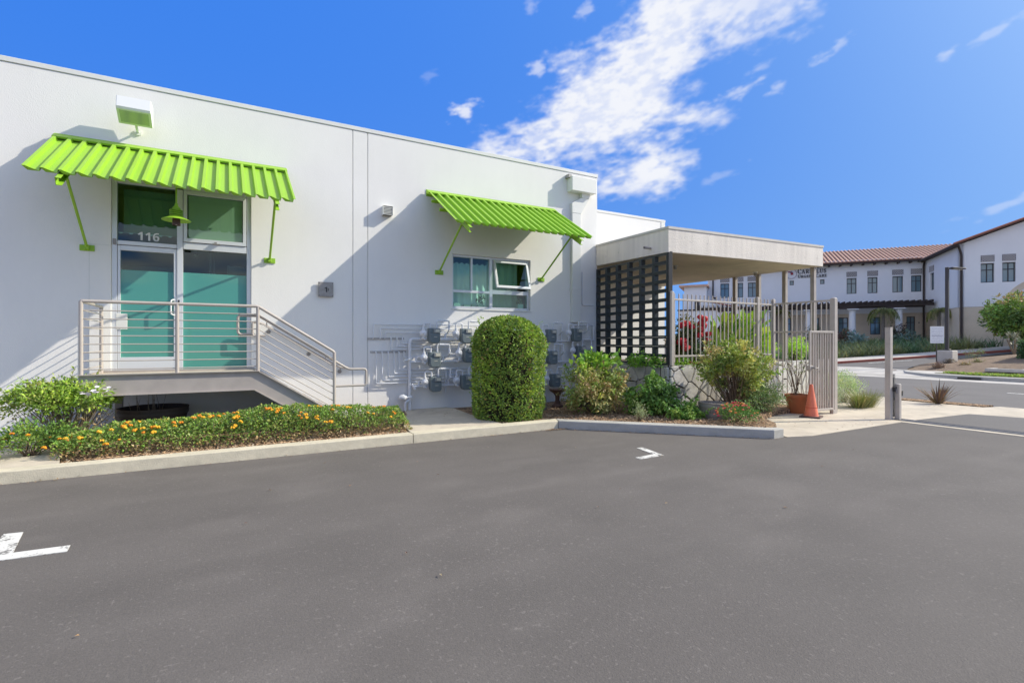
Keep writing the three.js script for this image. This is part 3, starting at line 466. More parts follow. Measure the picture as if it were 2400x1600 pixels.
// gas meters and their pipes
{
  const body = (() => { const s = new THREE.Shape(); s.moveTo(-.125, .03); s.lineTo(.125, .03); s.lineTo(.128, -.10); s.quadraticCurveTo(.12, -.185, .06, -.19); s.lineTo(-.06, -.19); s.quadraticCurveTo(-.12, -.185, -.128, -.10); s.lineTo(-.125, .03); return new THREE.ExtrudeGeometry(s, { depth: .13, bevelEnabled: true, bevelThickness: .025, bevelSize: .02, bevelOffset: -.02, bevelSegments: 3 }).translate(0, 0, -.075); })();
  const head = rbox(-.125, .125, .02, .145, -.09, .065, .018, 3), face = rbox(-.035, .115, .035, .13, .06, .098, .008), dial = box(-.0, .098, .055, .115, .0985, .102), tag = box(-.03, .045, -.055, -.043, .081, .084);
  const stubs = [rod(V(-.085, .13, -.01), V(-.085, .19, -.01), .02, 10), rod(V(.07, .13, -.01), V(.07, .19, -.01), .02, 10)];
  let proto = null;
  function meter(x, y, label) {
    let t;
    if (!proto) { t = proto = thing('gas_meter', label, 'gas meter', [x, y, .27], 0, 'grey gas meters on the wall'); part('body', body, M.meter, t); const h = part('head', head, M.meter, t); const fb = part('index_box', face, M.meterHead, t); part('dial', dial, M.dial, fb); part('tag', tag, M.dial, t); for (const s of stubs) part('pipe_union', s, M.pipe, t); }
    else { t = proto.clone(); t.name = numbered('gas_meter'); t.position.set(x, y, .27); t.userData = { label, category: 'gas meter', group: 'grey gas meters on the wall' }; scene.add(t); }
    t.rotation.y = R(-.03, .03); return t;
  }
  const LM = [[4.02, 1.80, 'grey gas meter at upper left, nearest the top run of white pipes'], [4.79, 1.80, 'grey gas meter half hidden by the round hedge, topmost of its column'], [4.03, 1.27, 'grey gas meter with peeling pale front, middle of the left column'], [4.86, 1.36, 'grey gas meter mostly hidden by the hedge, middle of its column'], [4.05, .73, 'dark gas meter at the bottom of the left column'], [4.80, .74, 'dark gas meter low against the left edge of the round hedge']];
  const RM = [[7.12, 1.81, 'slate gas meter just right of the hedge, top of its column'], [7.91, 1.84, 'slate gas meter at top right, nearest the dark block screen'], [7.15, 1.27, 'slate gas meter just right of the hedge, middle of its column'], [8.04, 1.39, 'slate gas meter poking above the leafy shrub at right'], [7.24, .69, 'slate gas meter above the bird bath, bottom of its column']];
  for (const m of [...LM, ...RM]) meter(...m);
  const run = (label, list, meters, man) => {
    const t = thing('gas_pipe_run', label, 'gas pipes', [0, 0, 0], 0, 'white gas pipe runs');
    for (const [pts, r, b] of list) part('pipe', pipe(pts.map(q => V(...q)), r, b ?? .03, 9), M.pipe, t);
    for (const [x, y] of meters) { const m = man(y), ix = x - .085, ox = x + .07;
      part('riser', pipe([V(x - .24, m, .10), V(x - .24, m, .26), V(x - .24, y + .25, .26), V(ix, y + .25, .26), V(ix, y + .18, .26)], .019, .035, 9), M.pipe, t);
      part('regulator', [lathe([[0, -.03], [.045, -.03], [.075, -.012], [.08, 0], [.075, .012], [.04, .03], [.022, .04], [.022, .085], [0, .085]], 18).rotateX(Math.PI / 2).rotateY(-.5).translate(x - .25, y + .03, .27), rod(V(x - .24, y + .06, .26), V(x - .24, y + .15, .26), .032, 10), rod(V(x - .27, y - .06, .25), V(x - .20, y - .10, .25), .028, 8)], M.pipe, t);
      part('outlet', pipe([V(ox, y + .18, .26), V(ox, y + .31, .26), V(ox + .29, y + .31, .26), V(ox + .29, y + .10, .26), V(ox + .29, y + .02, .10)], .017, .03, 9), M.pipe, t);
      part('valve', [rod(V(ox + .29, y + .14, .26), V(ox + .29, y + .20, .26), .028, 8), rod(V(ox + .27, y + .115, .28), V(ox + .35, y + .115, .30), .010, 6), rod(V(ox + .05, y + .31, .26), V(ox + .15, y + .31, .26), .025, 8)], M.pipe, t);
    }
    return t;
  };
  const L = [];
  [[2.73, 2.02], [2.88, 1.93], [2.98, 1.84]].forEach(([x, y]) => L.push([[[x, 1.71, .02], [x, 1.72, .09], [x, y, .09], [5.6, y, .09]], .013]));
  [[3.11, 1.48], [3.24, 1.55], [3.36, 1.61]].forEach(([x, y]) => L.push([[[x, 1.74, .02], [x, 1.73, .08], [x, y, .08], [5.6, y, .08]], .013]));
  [[2.79, .75], [2.92, .82], [3.05, .89], [3.18, .96], [3.29, 1.03], [3.40, 1.30]].forEach(([x, y]) => L.push([[[x, 1.425, .02], [x, 1.42, .08], [x, y, .08], [5.6, y, .08]], .013]));
  L.push([[[3.51, .15, .13], [3.51, 1.70, .13], [5.6, 1.70, .13]], .036, .09], [[[3.51, 1.20, .13], [5.5, 1.20, .13]], .03], [[[3.51, .66, .13], [5.5, .66, .13]], .03], [[[3.30, .43, .15], [3.55, .43, .15]], .026], [[[3.40, .15, .16], [3.40, .33, .16], [3.52, .38, .14]], .03, .04], [[[4.36, .98, .12], [4.36, .50, .12]], .014]);
  const t = run('white gas pipe runs on the wall left of the round hedge', L, LM, y => y > 1.6 ? 1.70 : y > 1 ? 1.20 : .66);
  part('cap', [lathe([[0, 0], [.06, .0], [.075, .05], [.06, .12], [.03, .16], [0, .16]], 14).rotateZ(Math.PI / 2).translate(3.42, .43, .15), new THREE.SphereGeometry(.045, 12, 8).translate(3.53, .43, .14), rod(V(3.55, 1.27, .14), V(3.36, 1.24, .2), .024, 8), rod(V(3.55, .72, .16), V(3.62, .6, .2), .03, 8)], M.pipe, t);
  const cp = []; for (let i = 0; i < 34; i++) { const [y, z, r] = pick([[2.02, .09, .02], [1.93, .09, .02], [1.84, .09, .02], [1.48, .08, .02], [1.55, .08, .02], [1.61, .08, .02], [.75, .08, .02], [.89, .08, .02], [1.03, .08, .02], [1.20, .13, .042], [.66, .13, .042], [1.70, .13, .047]]); const x = R(3.55, 4.9); cp.push(rod(V(x, y, z), V(x + R(.03, .07), y, z), r, 8)); } cp.forEach(g => part('coupling', g, M.pipe, t));
  for (const [x, y] of [[3.66, 1.24], [3.72, .70], [4.28, 1.24], [4.42, .70], [4.34, 1.74]]) part('shutoff_valve', [rod(V(x, y - .04, .13), V(x, y + .07, .13), .03, 8), rod(V(x - .01, y + .07, .14), V(x + .11, y + .085, .17), .011, 6)], M.pipe, t);
  for (const [x0, x1, y] of [[2.62, 3.42, 1.71], [2.68, 3.46, 1.425]]) part('dirty_shade_line', box(x0, x1, y - .022, y + .022, .001, .012), std(lin(.55, .53, .50), { map: rep(T.mott, .3) }), t);  // grey strips painted in for a dirty shade line at the pipe entries
  const Rr = [[[[6.4, 1.66, .12], [8.05, 1.66, .12], [8.6, 1.68, .10]], .024], [[[6.4, 1.13, .12], [7.88, 1.13, .12], [7.88, 2.08, .12], [8.58, 2.08, .12], [8.58, 1.68, .12]], .024, .05], [[[6.4, .56, .12], [7.3, .56, .12]], .026], [[[7.57, 2.08, .08], [7.57, .3, .08]], .016], [[[7.48, 1.6, .07], [7.48, .3, .07]], .012], [[[7.97, 1.6, .08], [7.97, .3, .08]], .014]];
  run('white gas pipe runs on the wall between the round hedge and the block screen', Rr, RM, y => y > 1.6 ? 1.66 : y > 1 ? 1.13 : .56);
}

{ // dry leaves gathered along the kerbs and on the path
  const L = new Leaves(); const spots = []; for (let i = 0; i < 150; i++) { const q = rnd(); spots.push([5.5 + (q - .5) * (rnd() < .6 ? .5 : 3) - .1, 3.02 + Math.abs(R(0, .10)), .012]); } for (let i = 0; i < 60; i++) { const u = rnd(); spots.push([lerp(5.5, 8.1, u) + R(-.02, .05), lerp(3.02, 5.62, u) + R(.02, .14), .012]); } for (let i = 0; i < 60; i++) spots.push([R(-3, 5.4), R(2.99, 3.10), .012]); for (let i = 0; i < 45; i++) spots.push([R(2.8, 4.4), R(.3, 2.7), .156]); for (let i = 0; i < 30; i++) spots.push([R(9, 12), R(4.4, 5.7), .018]); for (let i = 0; i < 40; i++) spots.push([R(-4, 11), R(3.2, 8), .012]);
  for (const [x, z, y] of spots) { if (x > 5.5 && x < 8.2 && z < x - 2.5) continue; const a = R(0, 6.28); L.leaf(x, y, z, V(Math.cos(a), R(0, .3), Math.sin(a)).normalize(), V(R(-.3, .3), 1, R(-.3, .3)).normalize(), R(.018, .05), R(.012, .024), tint(pick([[.12, .07, .035], [.17, .11, .05], [.09, .05, .03]]), .4), .25, .1); }
  const m = part('leaf_litter', L.geo(), M.leafSoft, scene); m.userData = { kind: 'stuff', label: 'scattered dry brown leaves along the kerbs and on the path', category: 'leaf litter' };
}

// ---------------------------------------------------------------- canopy, block screen, stone planter, fence
{
  const t = thing('concrete_canopy', 'flat grey concrete canopy roof on slim posts at the building corner', 'canopy', [0, 0, 0]);
  const drop = (x, z) => -.10 * clamp(z / 2.93, -1, 1) * clamp((14.2 - x) / 5.8);
  const warp = g => { const p = g.attributes.position; for (let i = 0; i < p.count; i++) p.setY(i, p.getY(i) + drop(p.getX(i), p.getZ(i))); g.computeVertexNormals(); return g; };
  const O = [[8.42, 2.93], [14.23, 2.95], [14.23, -2.87], [8.83, -2.87], [8.83, .02], [8.75, .02]];
  part('roof', warp(slab(O, 3.70, 4.205)), M.canopy, t);
  const O2 = [[8.405, 2.945], [14.245, 2.965], [14.245, -2.86], [8.84, -2.86], [8.84, .015], [8.735, .015]];
  part('roof_edge', warp(slab(O2, 4.207, 4.262)), M.canopyPaint, t);
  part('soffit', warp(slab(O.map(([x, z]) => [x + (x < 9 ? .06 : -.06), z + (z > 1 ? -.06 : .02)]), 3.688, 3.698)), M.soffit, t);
  for (const z of [2.75, 1.93, 1.09, .27]) part('post', rbox(14.06, 14.17, .0, 3.685, z - .055, z + .055, .008), M.taupeFlat, t);
  part('drain_pipe', new THREE.CylinderGeometry(.028, .028, .22, 16, 1, true).rotateZ(Math.PI / 2).translate(8.40, 3.78, 2.32), std(lin(.42, .38, .36), { roughness: .5, side: THREE.DoubleSide }), t);
  for (const [x, z] of [[10.2, 1.46], [13.45, 1.45]]) { const l = thing('soffit_lamp', x < 12 ? 'small soffit lamp beside the dark corner post of the block screen' : 'small soffit lamp near the slim canopy posts', 'lamp', [x, 3.69 + drop(x, z), z]); part('base', rod(V(0, -.04, 0), V(0, 0, 0), .07, 16), M.whiteMetal, l); part('head', rod(V(0, -.13, 0), V(0, -.04, 0), .04, 12, .045), M.galv, l); }
}
{
  const t = thing('block_screen', 'dark slate screen wall of open concrete blocks under the canopy', 'screen wall', [8.745, 0, .03], -Math.atan2(2.86, -.315));
  const w = 2.877 / 6, h = .2055, hw = .385, hh = .134, mk = q => { const s = new THREE.Shape([[-w / 2 + .002, .002], [w / 2 - .002, .002], [w / 2 - .002, h - .002], [-w / 2 + .002, h - .002]].map(a => new THREE.Vector2(...a))); const hx = hw / 2, y0 = (h - hh) / 2; s.holes.push(new THREE.Path([[-hx, y0], [-hx, y0 + hh], [hx, y0 + hh], [hx, y0]].map(a => new THREE.Vector2(...a)))); return prep(new THREE.ExtrudeGeometry(s, { depth: .105, bevelEnabled: true, bevelThickness: .004, bevelSize: .004, bevelOffset: -.004, bevelSegments: 1 }).translate(0, 0, -.105)); };
  const g = mk(0);
  for (let r = 0; r < 12; r++) for (let c = 0; c < 6; c++) { const m = new THREE.Mesh(g, M.slate); m.name = 'block'; m.castShadow = m.receiveShadow = true; m.position.set((c + .5) * w, 1.13 + r * h, R(-.003, .003)); m.rotation.y = R(-.004, .004); t.add(m); }
  part('end_post', rbox(2.878, 2.915, 1.1, 3.62, -.11, .0, .006), M.black, t);
}
// irregular flat stones: Voronoi cells with recessed joints
function cells(w, h, cell) {
  const seeds = []; const nx = Math.max(1, Math.round(w / cell)), ny = Math.max(1, Math.round(h / cell * 1.15)); for (let j = -1; j <= ny; j++) for (let i = -1; i <= nx; i++) seeds.push([(i + .5 + R(-.42, .42) + (j & 1) * .4) * w / nx, (j + .5 + R(-.42, .42)) * h / ny]);
  const out = [];
  for (let a = 0; a < seeds.length; a++) { let P = [[.004, .004], [w - .004, .004], [w - .004, h - .004], [.004, h - .004]]; const [sx, sy] = seeds[a];
    for (let b = 0; b < seeds.length && P.length; b++) { if (a === b) continue; const dx = seeds[b][0] - sx, dy = seeds[b][1] - sy, L = Math.hypot(dx, dy); if (L > cell * 3.2) continue; const nx_ = dx / L, ny_ = dy / L, lim = nx_ * (sx + dx / 2) + ny_ * (sy + dy / 2) - .012; const Q = [];
      for (let k = 0; k < P.length; k++) { const p = P[k], q = P[(k + 1) % P.length], dp = nx_ * p[0] + ny_ * p[1] - lim, dq = nx_ * q[0] + ny_ * q[1] - lim; if (dp <= 0) Q.push(p); if (dp * dq < 0) { const s = dp / (dp - dq); Q.push([p[0] + (q[0] - p[0]) * s, p[1] + (q[1] - p[1]) * s]); } } P = Q; }
    if (P.length < 3) continue; let ar = 0; for (let k = 0; k < P.length; k++) { const p = P[k], q = P[(k + 1) % P.length]; ar += p[0] * q[1] - q[0] * p[1]; } if (ar / 2 > .006) out.push(P); }
  return out;
}
function stoneWall(name, label, A, B, h, thick, cell, top, sides) {
  const dx = B[0] - A[0], dz = B[1] - A[1], L = Math.hypot(dx, dz); const t = thing(name, label, 'stone wall', [A[0], 0, A[1]], -Math.atan2(dz, dx), 'low walls of irregular grey stone');
  part('mortar', box(0, L, -.1, h, -thick, -.024), M.mortar, t);
  part('coping', box(-.003, L + .003, h, h + .018, -thick - .003, -.028), M.stone[1], t);
  for (const P of cells(L, h, cell)) {
    const cx = P.reduce((s, p) => s + p[0], 0) / P.length, cy = P.reduce((s, p) => s + p[1], 0) / P.length; const Q = []; const n = P.length;
    for (let k = 0; k < n; k++) { const p = P[k], q = P[(k + 1) % n], l = Math.hypot(q[0] - p[0], q[1] - p[1]); const c = Math.min(.016, l * .2); Q.push([lerp(p[0], q[0], c / l), lerp(p[1], q[1], c / l)]); const m = R(-.05, .01); if (l > .12) Q.push([(p[0] + q[0]) / 2 + (cx - (p[0] + q[0]) / 2) * -m, (p[1] + q[1]) / 2 + (cy - (p[1] + q[1]) / 2) * -m]); Q.push([lerp(p[0], q[0], 1 - c / l), lerp(p[1], q[1], 1 - c / l)]); }
    const d = .03 + R(0, .022); const g = new THREE.ExtrudeGeometry(new THREE.Shape(Q.map(([x, y]) => new THREE.Vector2(x, y))), { depth: d, bevelEnabled: true, bevelThickness: .008, bevelSize: .008, bevelOffset: -.008, bevelSegments: 1 }).translate(0, 0, -.03);
    const m = part('stone', g, pick(M.stone), t);
  }
  return t;
}
stoneWall('stone_planter_wall', 'irregular grey stone planter wall below the tubular picket fence', [8.44, 2.96], [12.10, 2.96], 1.10, .30, .37);
stoneWall('stone_planter_wall', 'shaded short side of the stone planter under the dark block screen', [8.80, .02], [8.42, 2.93], 1.09, .26, .38);
stoneWall('stone_planter_wall', 'stone retaining wall seen through the gate and ending beside the grey bush', [12.35, 2.42], [17.0, 1.80], 1.06, .3, .42);
struct('planter_soil', slab([[8.74, 2.64], [12.1, 2.64], [12.35, 2.1], [16.9, 1.5], [17.0, -2.8], [8.85, -2.8], [8.85, .05]], .2, 1.03), M.soil);
{
  const t = thing('picket_fence', 'taupe tubular steel picket fence standing on the stone planter', 'fence', [0, 0, 0]); const z = 2.90;
  const post = (x, y0, y1, zz = z, w = .085) => part('post', [rbox(x - w / 2, x + w / 2, y0, y1, zz - w / 2, zz + w / 2, .006), new THREE.SphereGeometry(w * .56, 12, 8).scale(1, .55, 1).translate(x, y1 + .005, zz)], M.taupe, t);
  post(8.50, 1.12, 2.72, 2.945, .085); post(11.52, .9, 2.72, 2.88, .09); post(12.12, .0, 2.70, z, .08);
  part('rail', rbox(8.54, 12.09, 2.555, 2.595, z - .018, z + .018, .004), M.taupe, t); part('rail', rbox(8.54, 12.09, 1.305, 1.345, z - .018, z + .018, .004), M.taupe, t);
  for (let x = 8.635; x < 12.06; x += .1365) { if (Math.abs(x - 11.52) < .06) continue; part('picket', rbox(x - .011, x + .011, 1.19, 2.705, z - .011, z + .011, .003, 1), M.taupe, t); }
  // fixed panel that runs out to the gate post
  post(12.16, .0, 2.62, 4.36, .115);
  const px = 12.14; part('rail', [rbox(px - .02, px + .02, 2.575, 2.615, 2.93, 4.30, .004)], M.taupe, t); part('rail', rbox(px - .02, px + .02, 1.865, 1.905, 2.93, 4.30, .004), M.taupe, t); part('rail', rbox(px - .02, px + .02, .12, .16, 2.93, 4.30, .004), M.taupe, t);
  for (let i = 0; i < 11; i++) { const zz = 3.03 + i * .118; part('picket', rbox(px - .010, px + .010, .16, 2.58, zz - .010, zz + .010, .003, 1), M.taupe, t); }
}
const meshAlpha = tex(256, (u, v) => { const a = (u * 24) % 1 - .5, b = ((v * 24) + (Math.floor(u * 24) & 1) * .5) % 1 - .5; return Math.hypot(a, b) < .36 ? 0 : 1; }, false);
{ const am = rep(meshAlpha, .30); M.perf = new THREE.MeshStandardMaterial({ color: lin(.44, .39, .34), roughness: .5, alphaMap: am, transparent: true, side: THREE.DoubleSide }); }
{
  const t = thing('pedestrian_gate', 'taupe steel gate leaf with perforated sheet standing ajar behind the traffic cone', 'gate', [12.08, 0, 4.40], Math.atan2(-.06, -.86) + Math.PI * 0);
  t.rotation.y = Math.PI - .07; const w = .84;
  part('stile', rbox(0, .045, .10, 1.885, -.02, .02, .005), M.taupe, t); part('stile', rbox(w - .045, w, .10, 1.885, -.02, .02, .005), M.taupe, t);
  part('rail', rbox(.046, w - .046, 1.84, 1.884, -.02, .02, .005), M.taupe, t); part('rail', rbox(.046, w - .046, .10, .145, -.02, .02, .005), M.taupe, t);
  for (let i = 0; i < 8; i++) { const x = .045 + (i + 1) * (w - .09) / 9; part('picket', rbox(x - .011, x + .011, .145, 1.84, -.011, .011, .003, 1), M.taupe, t); }
  part('perforated_sheet', new THREE.PlaneGeometry(w - .09, 1.69).translate(w / 2, .99, .016), M.perf, t);
  part('foot', rbox(-.03, .05, .0, .10, -.03, .03, .004), M.taupe, t);
  const la = part('latch', [rbox(w - .06, w + .04, 1.02, 1.12, -.05, .05, .006)], M.taupe, t); part('lever', [rod(V(w - .03, 1.07, -.13), V(w - .03, 1.07, .08), .018, 10), rod(V(w - .03, 1.07, -.11), V(w - .15, 1.065, -.115), .011, 8), new THREE.CylinderGeometry(.032, .032, .02, 14).rotateX(Math.PI / 2).translate(w - .03, 1.07, -.06)], M.galv, la);
}
{
  const t = thing('gate_post', 'tall square taupe post with ribbed rubber strip where the sliding gate closes', 'post', [12.20, 0, 5.46]);
  part('post', rbox(-.052, .052, 0, 1.93, -.052, .052, .006), M.taupe, t); part('cap', rbox(-.057, .057, 1.93, 1.945, -.057, .057, .005), M.taupe, t);
  part('guide', [rbox(.062, .10, .0, 1.86, -.02, .03, .004), rbox(.06, .26, 1.03, 1.06, -.01, .03, .005)], M.taupeFlat, t);
  const ribs = []; for (let i = 0; i < 52; i++) ribs.push(rbox(.07, .135, .06 + i * .0175, .06 + i * .0175 + .011, .03, .062, .003, 1)); part('rubber_strip', ribs, M.black, t);
  part('lock', [rbox(.03, .13, .60, .70, .055, .10, .008)], M.black, t); part('padlock', [rbox(.08, .115, .56, .63, .09, .112, .006), pipe([V(.085, .63, .1), V(.085, .66, .1), V(.11, .66, .1), V(.11, .63, .1)], .004, .012, 6)], M.galv, t);
  const c = thing('catch_post', 'short taupe catch post with black roller guide beside the tall gate post', 'post', [12.36, 0, 5.56]);
  part('post', rbox(-.045, .045, 0, .74, -.045, .045, .008), M.taupe, c); part('cap', new THREE.SphereGeometry(.05, 14, 8).scale(1, .35, 1).translate(0, .745, 0), M.taupe, c); part('roller', [rbox(.05, .13, .50, .62, -.04, .04, .012)], M.black, c);
  const tr = thing('gate_track', 'dark steel sliding gate track set in the concrete strip', 'gate track', [0, 0, 0]); part('rail', [rod(V(12.40, .018, 5.45), V(12.40, .018, 30), .013, 8), box(12.33, 12.47, .009, .0135, 5.45, 30)], M.galv, tr); part('groove', box(12.215, 12.328, .0085, .011, 5.41, 30), M.black, tr);
}
{
  const c = thing('traffic_cone', 'faded orange traffic cone on a dark square base before the gate', 'traffic cone', [11.10, .008, 4.47]);
  part('cone', lathe([[.145, .03], [.14, .045], [.135, .06], [.034, .70], [.030, .71], [.022, .71], [.022, .69], [.12, .05]], 40), M.cone, c);
  part('base', new RoundedBoxGeometry(.40, .03, .40, 2, .012).translate(0, .016, 0).rotateY(.35), M.coneBase, c);
  part('band', lathe([[.116, .205], [.1165, .215], [.115, .222], [.114, .222]], 40), std(lin(.62, .11, .05), { roughness: .6 }), c);
}
{
  const p = thing('terracotta_pot', 'terracotta pot with sparse bare branches beside the open gate leaf', 'pot', [11.47, .0, 3.92]);
  part('body', lathe([[0, .0], [.17, .0], [.185, .02], [.232, .36], [.236, .37], [.255, .37], [.258, .43], [.248, .44], [.228, .44], [.222, .38], [.16, .05]], 40), M.terra, p); part('soil', new THREE.CircleGeometry(.225, 28).rotateX(-Math.PI / 2).translate(0, .39, 0), M.soil, p);
  const b = [], L = new Leaves(); for (let i = 0; i < 9; i++) { const a = R(0, 6.3), p0 = V(R(-.07, .07), .38, R(-.07, .07)), p1 = p0.clone().add(V(Math.cos(a) * .10, .45, Math.sin(a) * .10)), p2 = p1.clone().add(V(Math.cos(a) * .12, R(.2, .42), Math.sin(a) * .12)); b.push(rod(p0, p1, .010, 6, .007), rod(p1, p2, .007, 6, .003)); for (let k = 0; k < 3; k++) { const q = p1.clone().lerp(p2, R(.1, 1)), e = q.clone().add(V(R(-.15, .15), R(.05, .2), R(-.15, .15))); b.push(rod(q, e, .004, 5, .002)); if (rnd() < .7) for (let m = 0; m < 5; m++) L.leaf(e.x, e.y, e.z, rdir(), rdir(), .045, .018, tint([.14, .19, .05], .4)); } }
  part('branches', b, M.bark, p); part('leaves', L.geo(), M.leaf, p);
}
{
  const b = thing('barrel_planter', 'weathered grey half barrel holding the yellow-green shrub', 'barrel planter', [8.63, .02, 4.02], 0); b.rotation.z = -.04;
  const st = 20; for (let i = 0; i < st; i++) { const a = i / st * 2 * Math.PI, w = 2 * Math.PI / st * .95; part('stave', toCreasedNormals(new THREE.LatheGeometry([[.29, 0], [.345, .22], [.365, .40], [.335, .405], [.31, .22], [.26, 0]].map(([r, y]) => new THREE.Vector2(r, y)), 2, a, w), .5), M.greyWood, b); }
  part('hoop', lathe([[.33, .15], [.342, .20], [.348, .20], [.336, .15]]), M.galv, b); part('hoop', lathe([[.358, .32], [.366, .37], [.371, .37], [.362, .32]]), M.galv, b); part('soil', new THREE.CircleGeometry(.33, 24).rotateX(-Math.PI / 2).translate(0, .34, 0), M.soil, b);
}
{
  const b = thing('bird_bath', 'small rusty brown bird bath on a pedestal near the wall', 'bird bath', [6.78, .12, 1.05]);
  part('pedestal', lathe([[0, 0], [.13, 0], [.135, .03], [.08, .07], [.05, .16], [.055, .26], [.09, .31], [0, .31]]), std(lin(.16, .085, .06), { map: rep(T.mott, .3), roughness: .8 }), b); part('bowl', lathe([[0, .31], [.09, .315], [.17, .37], [.20, .41], [.195, .42], [.17, .40], [.08, .36], [0, .35]]), std(lin(.20, .12, .09), { map: rep(T.mott, .3), roughness: .75 }), b);
  const q = thing('dark_pot', 'large dark pot behind the bird bath under the leafy shrub', 'pot', [7.32, .10, 1.25]); part('body', lathe([[0, 0], [.17, 0], [.19, .02], [.235, .42], [.24, .44], [.22, .44], [.21, .38], [.16, .04]]), M.barrel, q); part('soil', new THREE.CircleGeometry(.215, 20).rotateX(-Math.PI / 2).translate(0, .39, 0), M.soil, q);
  const L = new Leaves(); for (let i = 0; i < 420; i++) { const d = rdir(), r = Math.pow(rnd(), .5) * .27; L.leaf(d.x * r, .72 + d.y * r * 1.1, d.z * r, rdir().add(V(0, .4, 0)).normalize(), rdir(), R(.03, .06), .02, tint(pick([[.20, .12, .09], [.12, .09, .07], [.16, .15, .06]]), .4)); } part('foliage', L.geo(), M.leafSoft, q); part('stems', [0, 1, 2, 3, 4].map(i => rod(V(0, .38, 0), V(Math.cos(i * 1.3) * .15, .8, Math.sin(i * 1.3) * .15), .008, 5, .003)), M.bark, q);
  const k = thing('wood_tub', 'tilted weathered wooden tub between the round hedge and the bird bath', 'planter', [6.12, .10, 1.35]); k.rotation.z = .28; for (let i = 0; i < 14; i++) part('stave', toCreasedNormals(new THREE.LatheGeometry([[.16, 0], [.20, .30], [.185, .30], [.145, 0]].map(q => new THREE.Vector2(...q)), 2, i / 14 * 6.2832, .42), .5), M.greyWood, k); part('soil', new THREE.CircleGeometry(.175, 18).rotateX(-Math.PI / 2).translate(0, .24, 0), M.soil, k);
}

// ---------------------------------------------------------------- near planting
// shrub: leaves gathered in clumps over an ellipsoid, carried on forking stems
function shrub(name, label, cat, pos, o) {
  const t = thing(name, label, cat, pos, 0, o.group); const L = new Leaves(), st = [], [rx, ry, rz] = o.r, cy = o.cy, cl = [];
  const K = o.clumps ?? 40; for (let k = 0; k < K; k++) { let d = rdir(); if (o.flat && d.y < -.15) d.y *= -.6; const q = Math.pow(rnd(), .45) * .86; cl.push({ c: V(d.x * rx * q, cy + d.y * ry * q, d.z * rz * q), col: tint(pick(o.cols), .22), r: (o.cr ?? .26) * R(.6, 1.25) }); }
  const per = Math.round(o.n / K), ctr = V(0, cy - ry * .5, 0);
  for (const c of cl) { const rr = c.r * Math.min(rx, rz, ry * 1.4); for (let i = 0; i < per; i++) { const d = rdir(), q = rr * Math.pow(rnd(), .4), p = c.c.clone().addScaledVector(d, q); if (p.y < (o.floor ?? .03)) continue; const dir = p.clone().sub(ctr).normalize().multiplyScalar(.7).add(rdir().multiplyScalar(.75)).add(V(0, o.up ?? .1, 0)).normalize(); const l = R(.65, 1.2) * o.len; L.leaf(p.x, p.y, p.z, dir, rdir().multiplyScalar(.6).add(V(0, .7, 0)).normalize(), l, l * o.wid, tint(mixc(c.col, pick(o.cols), .35), .22), .16, o.droop ?? .15); } 
    if (o.stems !== 0) { const b = V(R(-.12, .12) * rx, 0, R(-.12, .12) * rz), m = b.clone().lerp(c.c, .55).add(V(R(-.1, .1) * rx, R(-.02, .06), R(-.1, .1) * rz)); const w = o.stem ?? .012; st.push(rod(b, m, w, 5, w * .7), rod(m, c.c, w * .7, 5, w * .25)); } }
  for (let i = 0; i < (o.shoots ?? 0); i++) { const c = pick(cl).c, d = c.clone().sub(V(0, cy - ry * .6, 0)).normalize().add(V(R(-.35, .35), R(.1, .8), R(-.35, .35))).normalize(), b = c.clone().addScaledVector(d, .05), ln = R(.5, 1.1) * (o.shootLen ?? .32), e = b.clone().addScaledVector(d, ln); st.push(rod(b, e, .004, 4, .002)); const nn = Math.round(5 + ln / o.len * 2.4), cc = tint(pick(o.cols), .2); for (let k = 0; k < nn; k++) { const q = b.clone().lerp(e, (k + 1) / nn); const l = o.len * R(.7, 1.1); L.leaf(q.x, q.y, q.z, d.clone().multiplyScalar(.6).add(rdir().multiplyScalar(.8)).normalize(), rdir().add(V(0, .8, 0)).normalize(), l, l * o.wid, tint(cc, .15), .16, o.droop ?? .15); } }
  part('foliage', L.geo(), o.mat ?? M.leaf, t); if (st.length) part('stems', st, o.bark ?? M.bark, t); return t;
}
const posy = (() => { const g = []; for (let i = 0; i < 9; i++) { const d = rdir(); d.y = Math.abs(d.y) * .8; g.push(new THREE.IcosahedronGeometry(.011, 0).translate(d.x * .018, d.y * .016, d.z * .018)); } return prep(mergeGeometries(g.map(prep))); })();
const flower = (t, p, s, mat, geo = posy) => { const m = new THREE.Mesh(geo, mat); m.name = 'flower'; m.position.copy(p); m.scale.setScalar(s); m.rotation.set(R(-.5, .5), R(0, 6), R(-.5, .5)); m.castShadow = m.receiveShadow = true; t.add(m); };
const orange = [std(lin(.80, .33, .012), { roughness: .7 }), std(lin(.80, .42, .02), { roughness: .7 }), std(lin(.76, .25, .015), { roughness: .7 })];
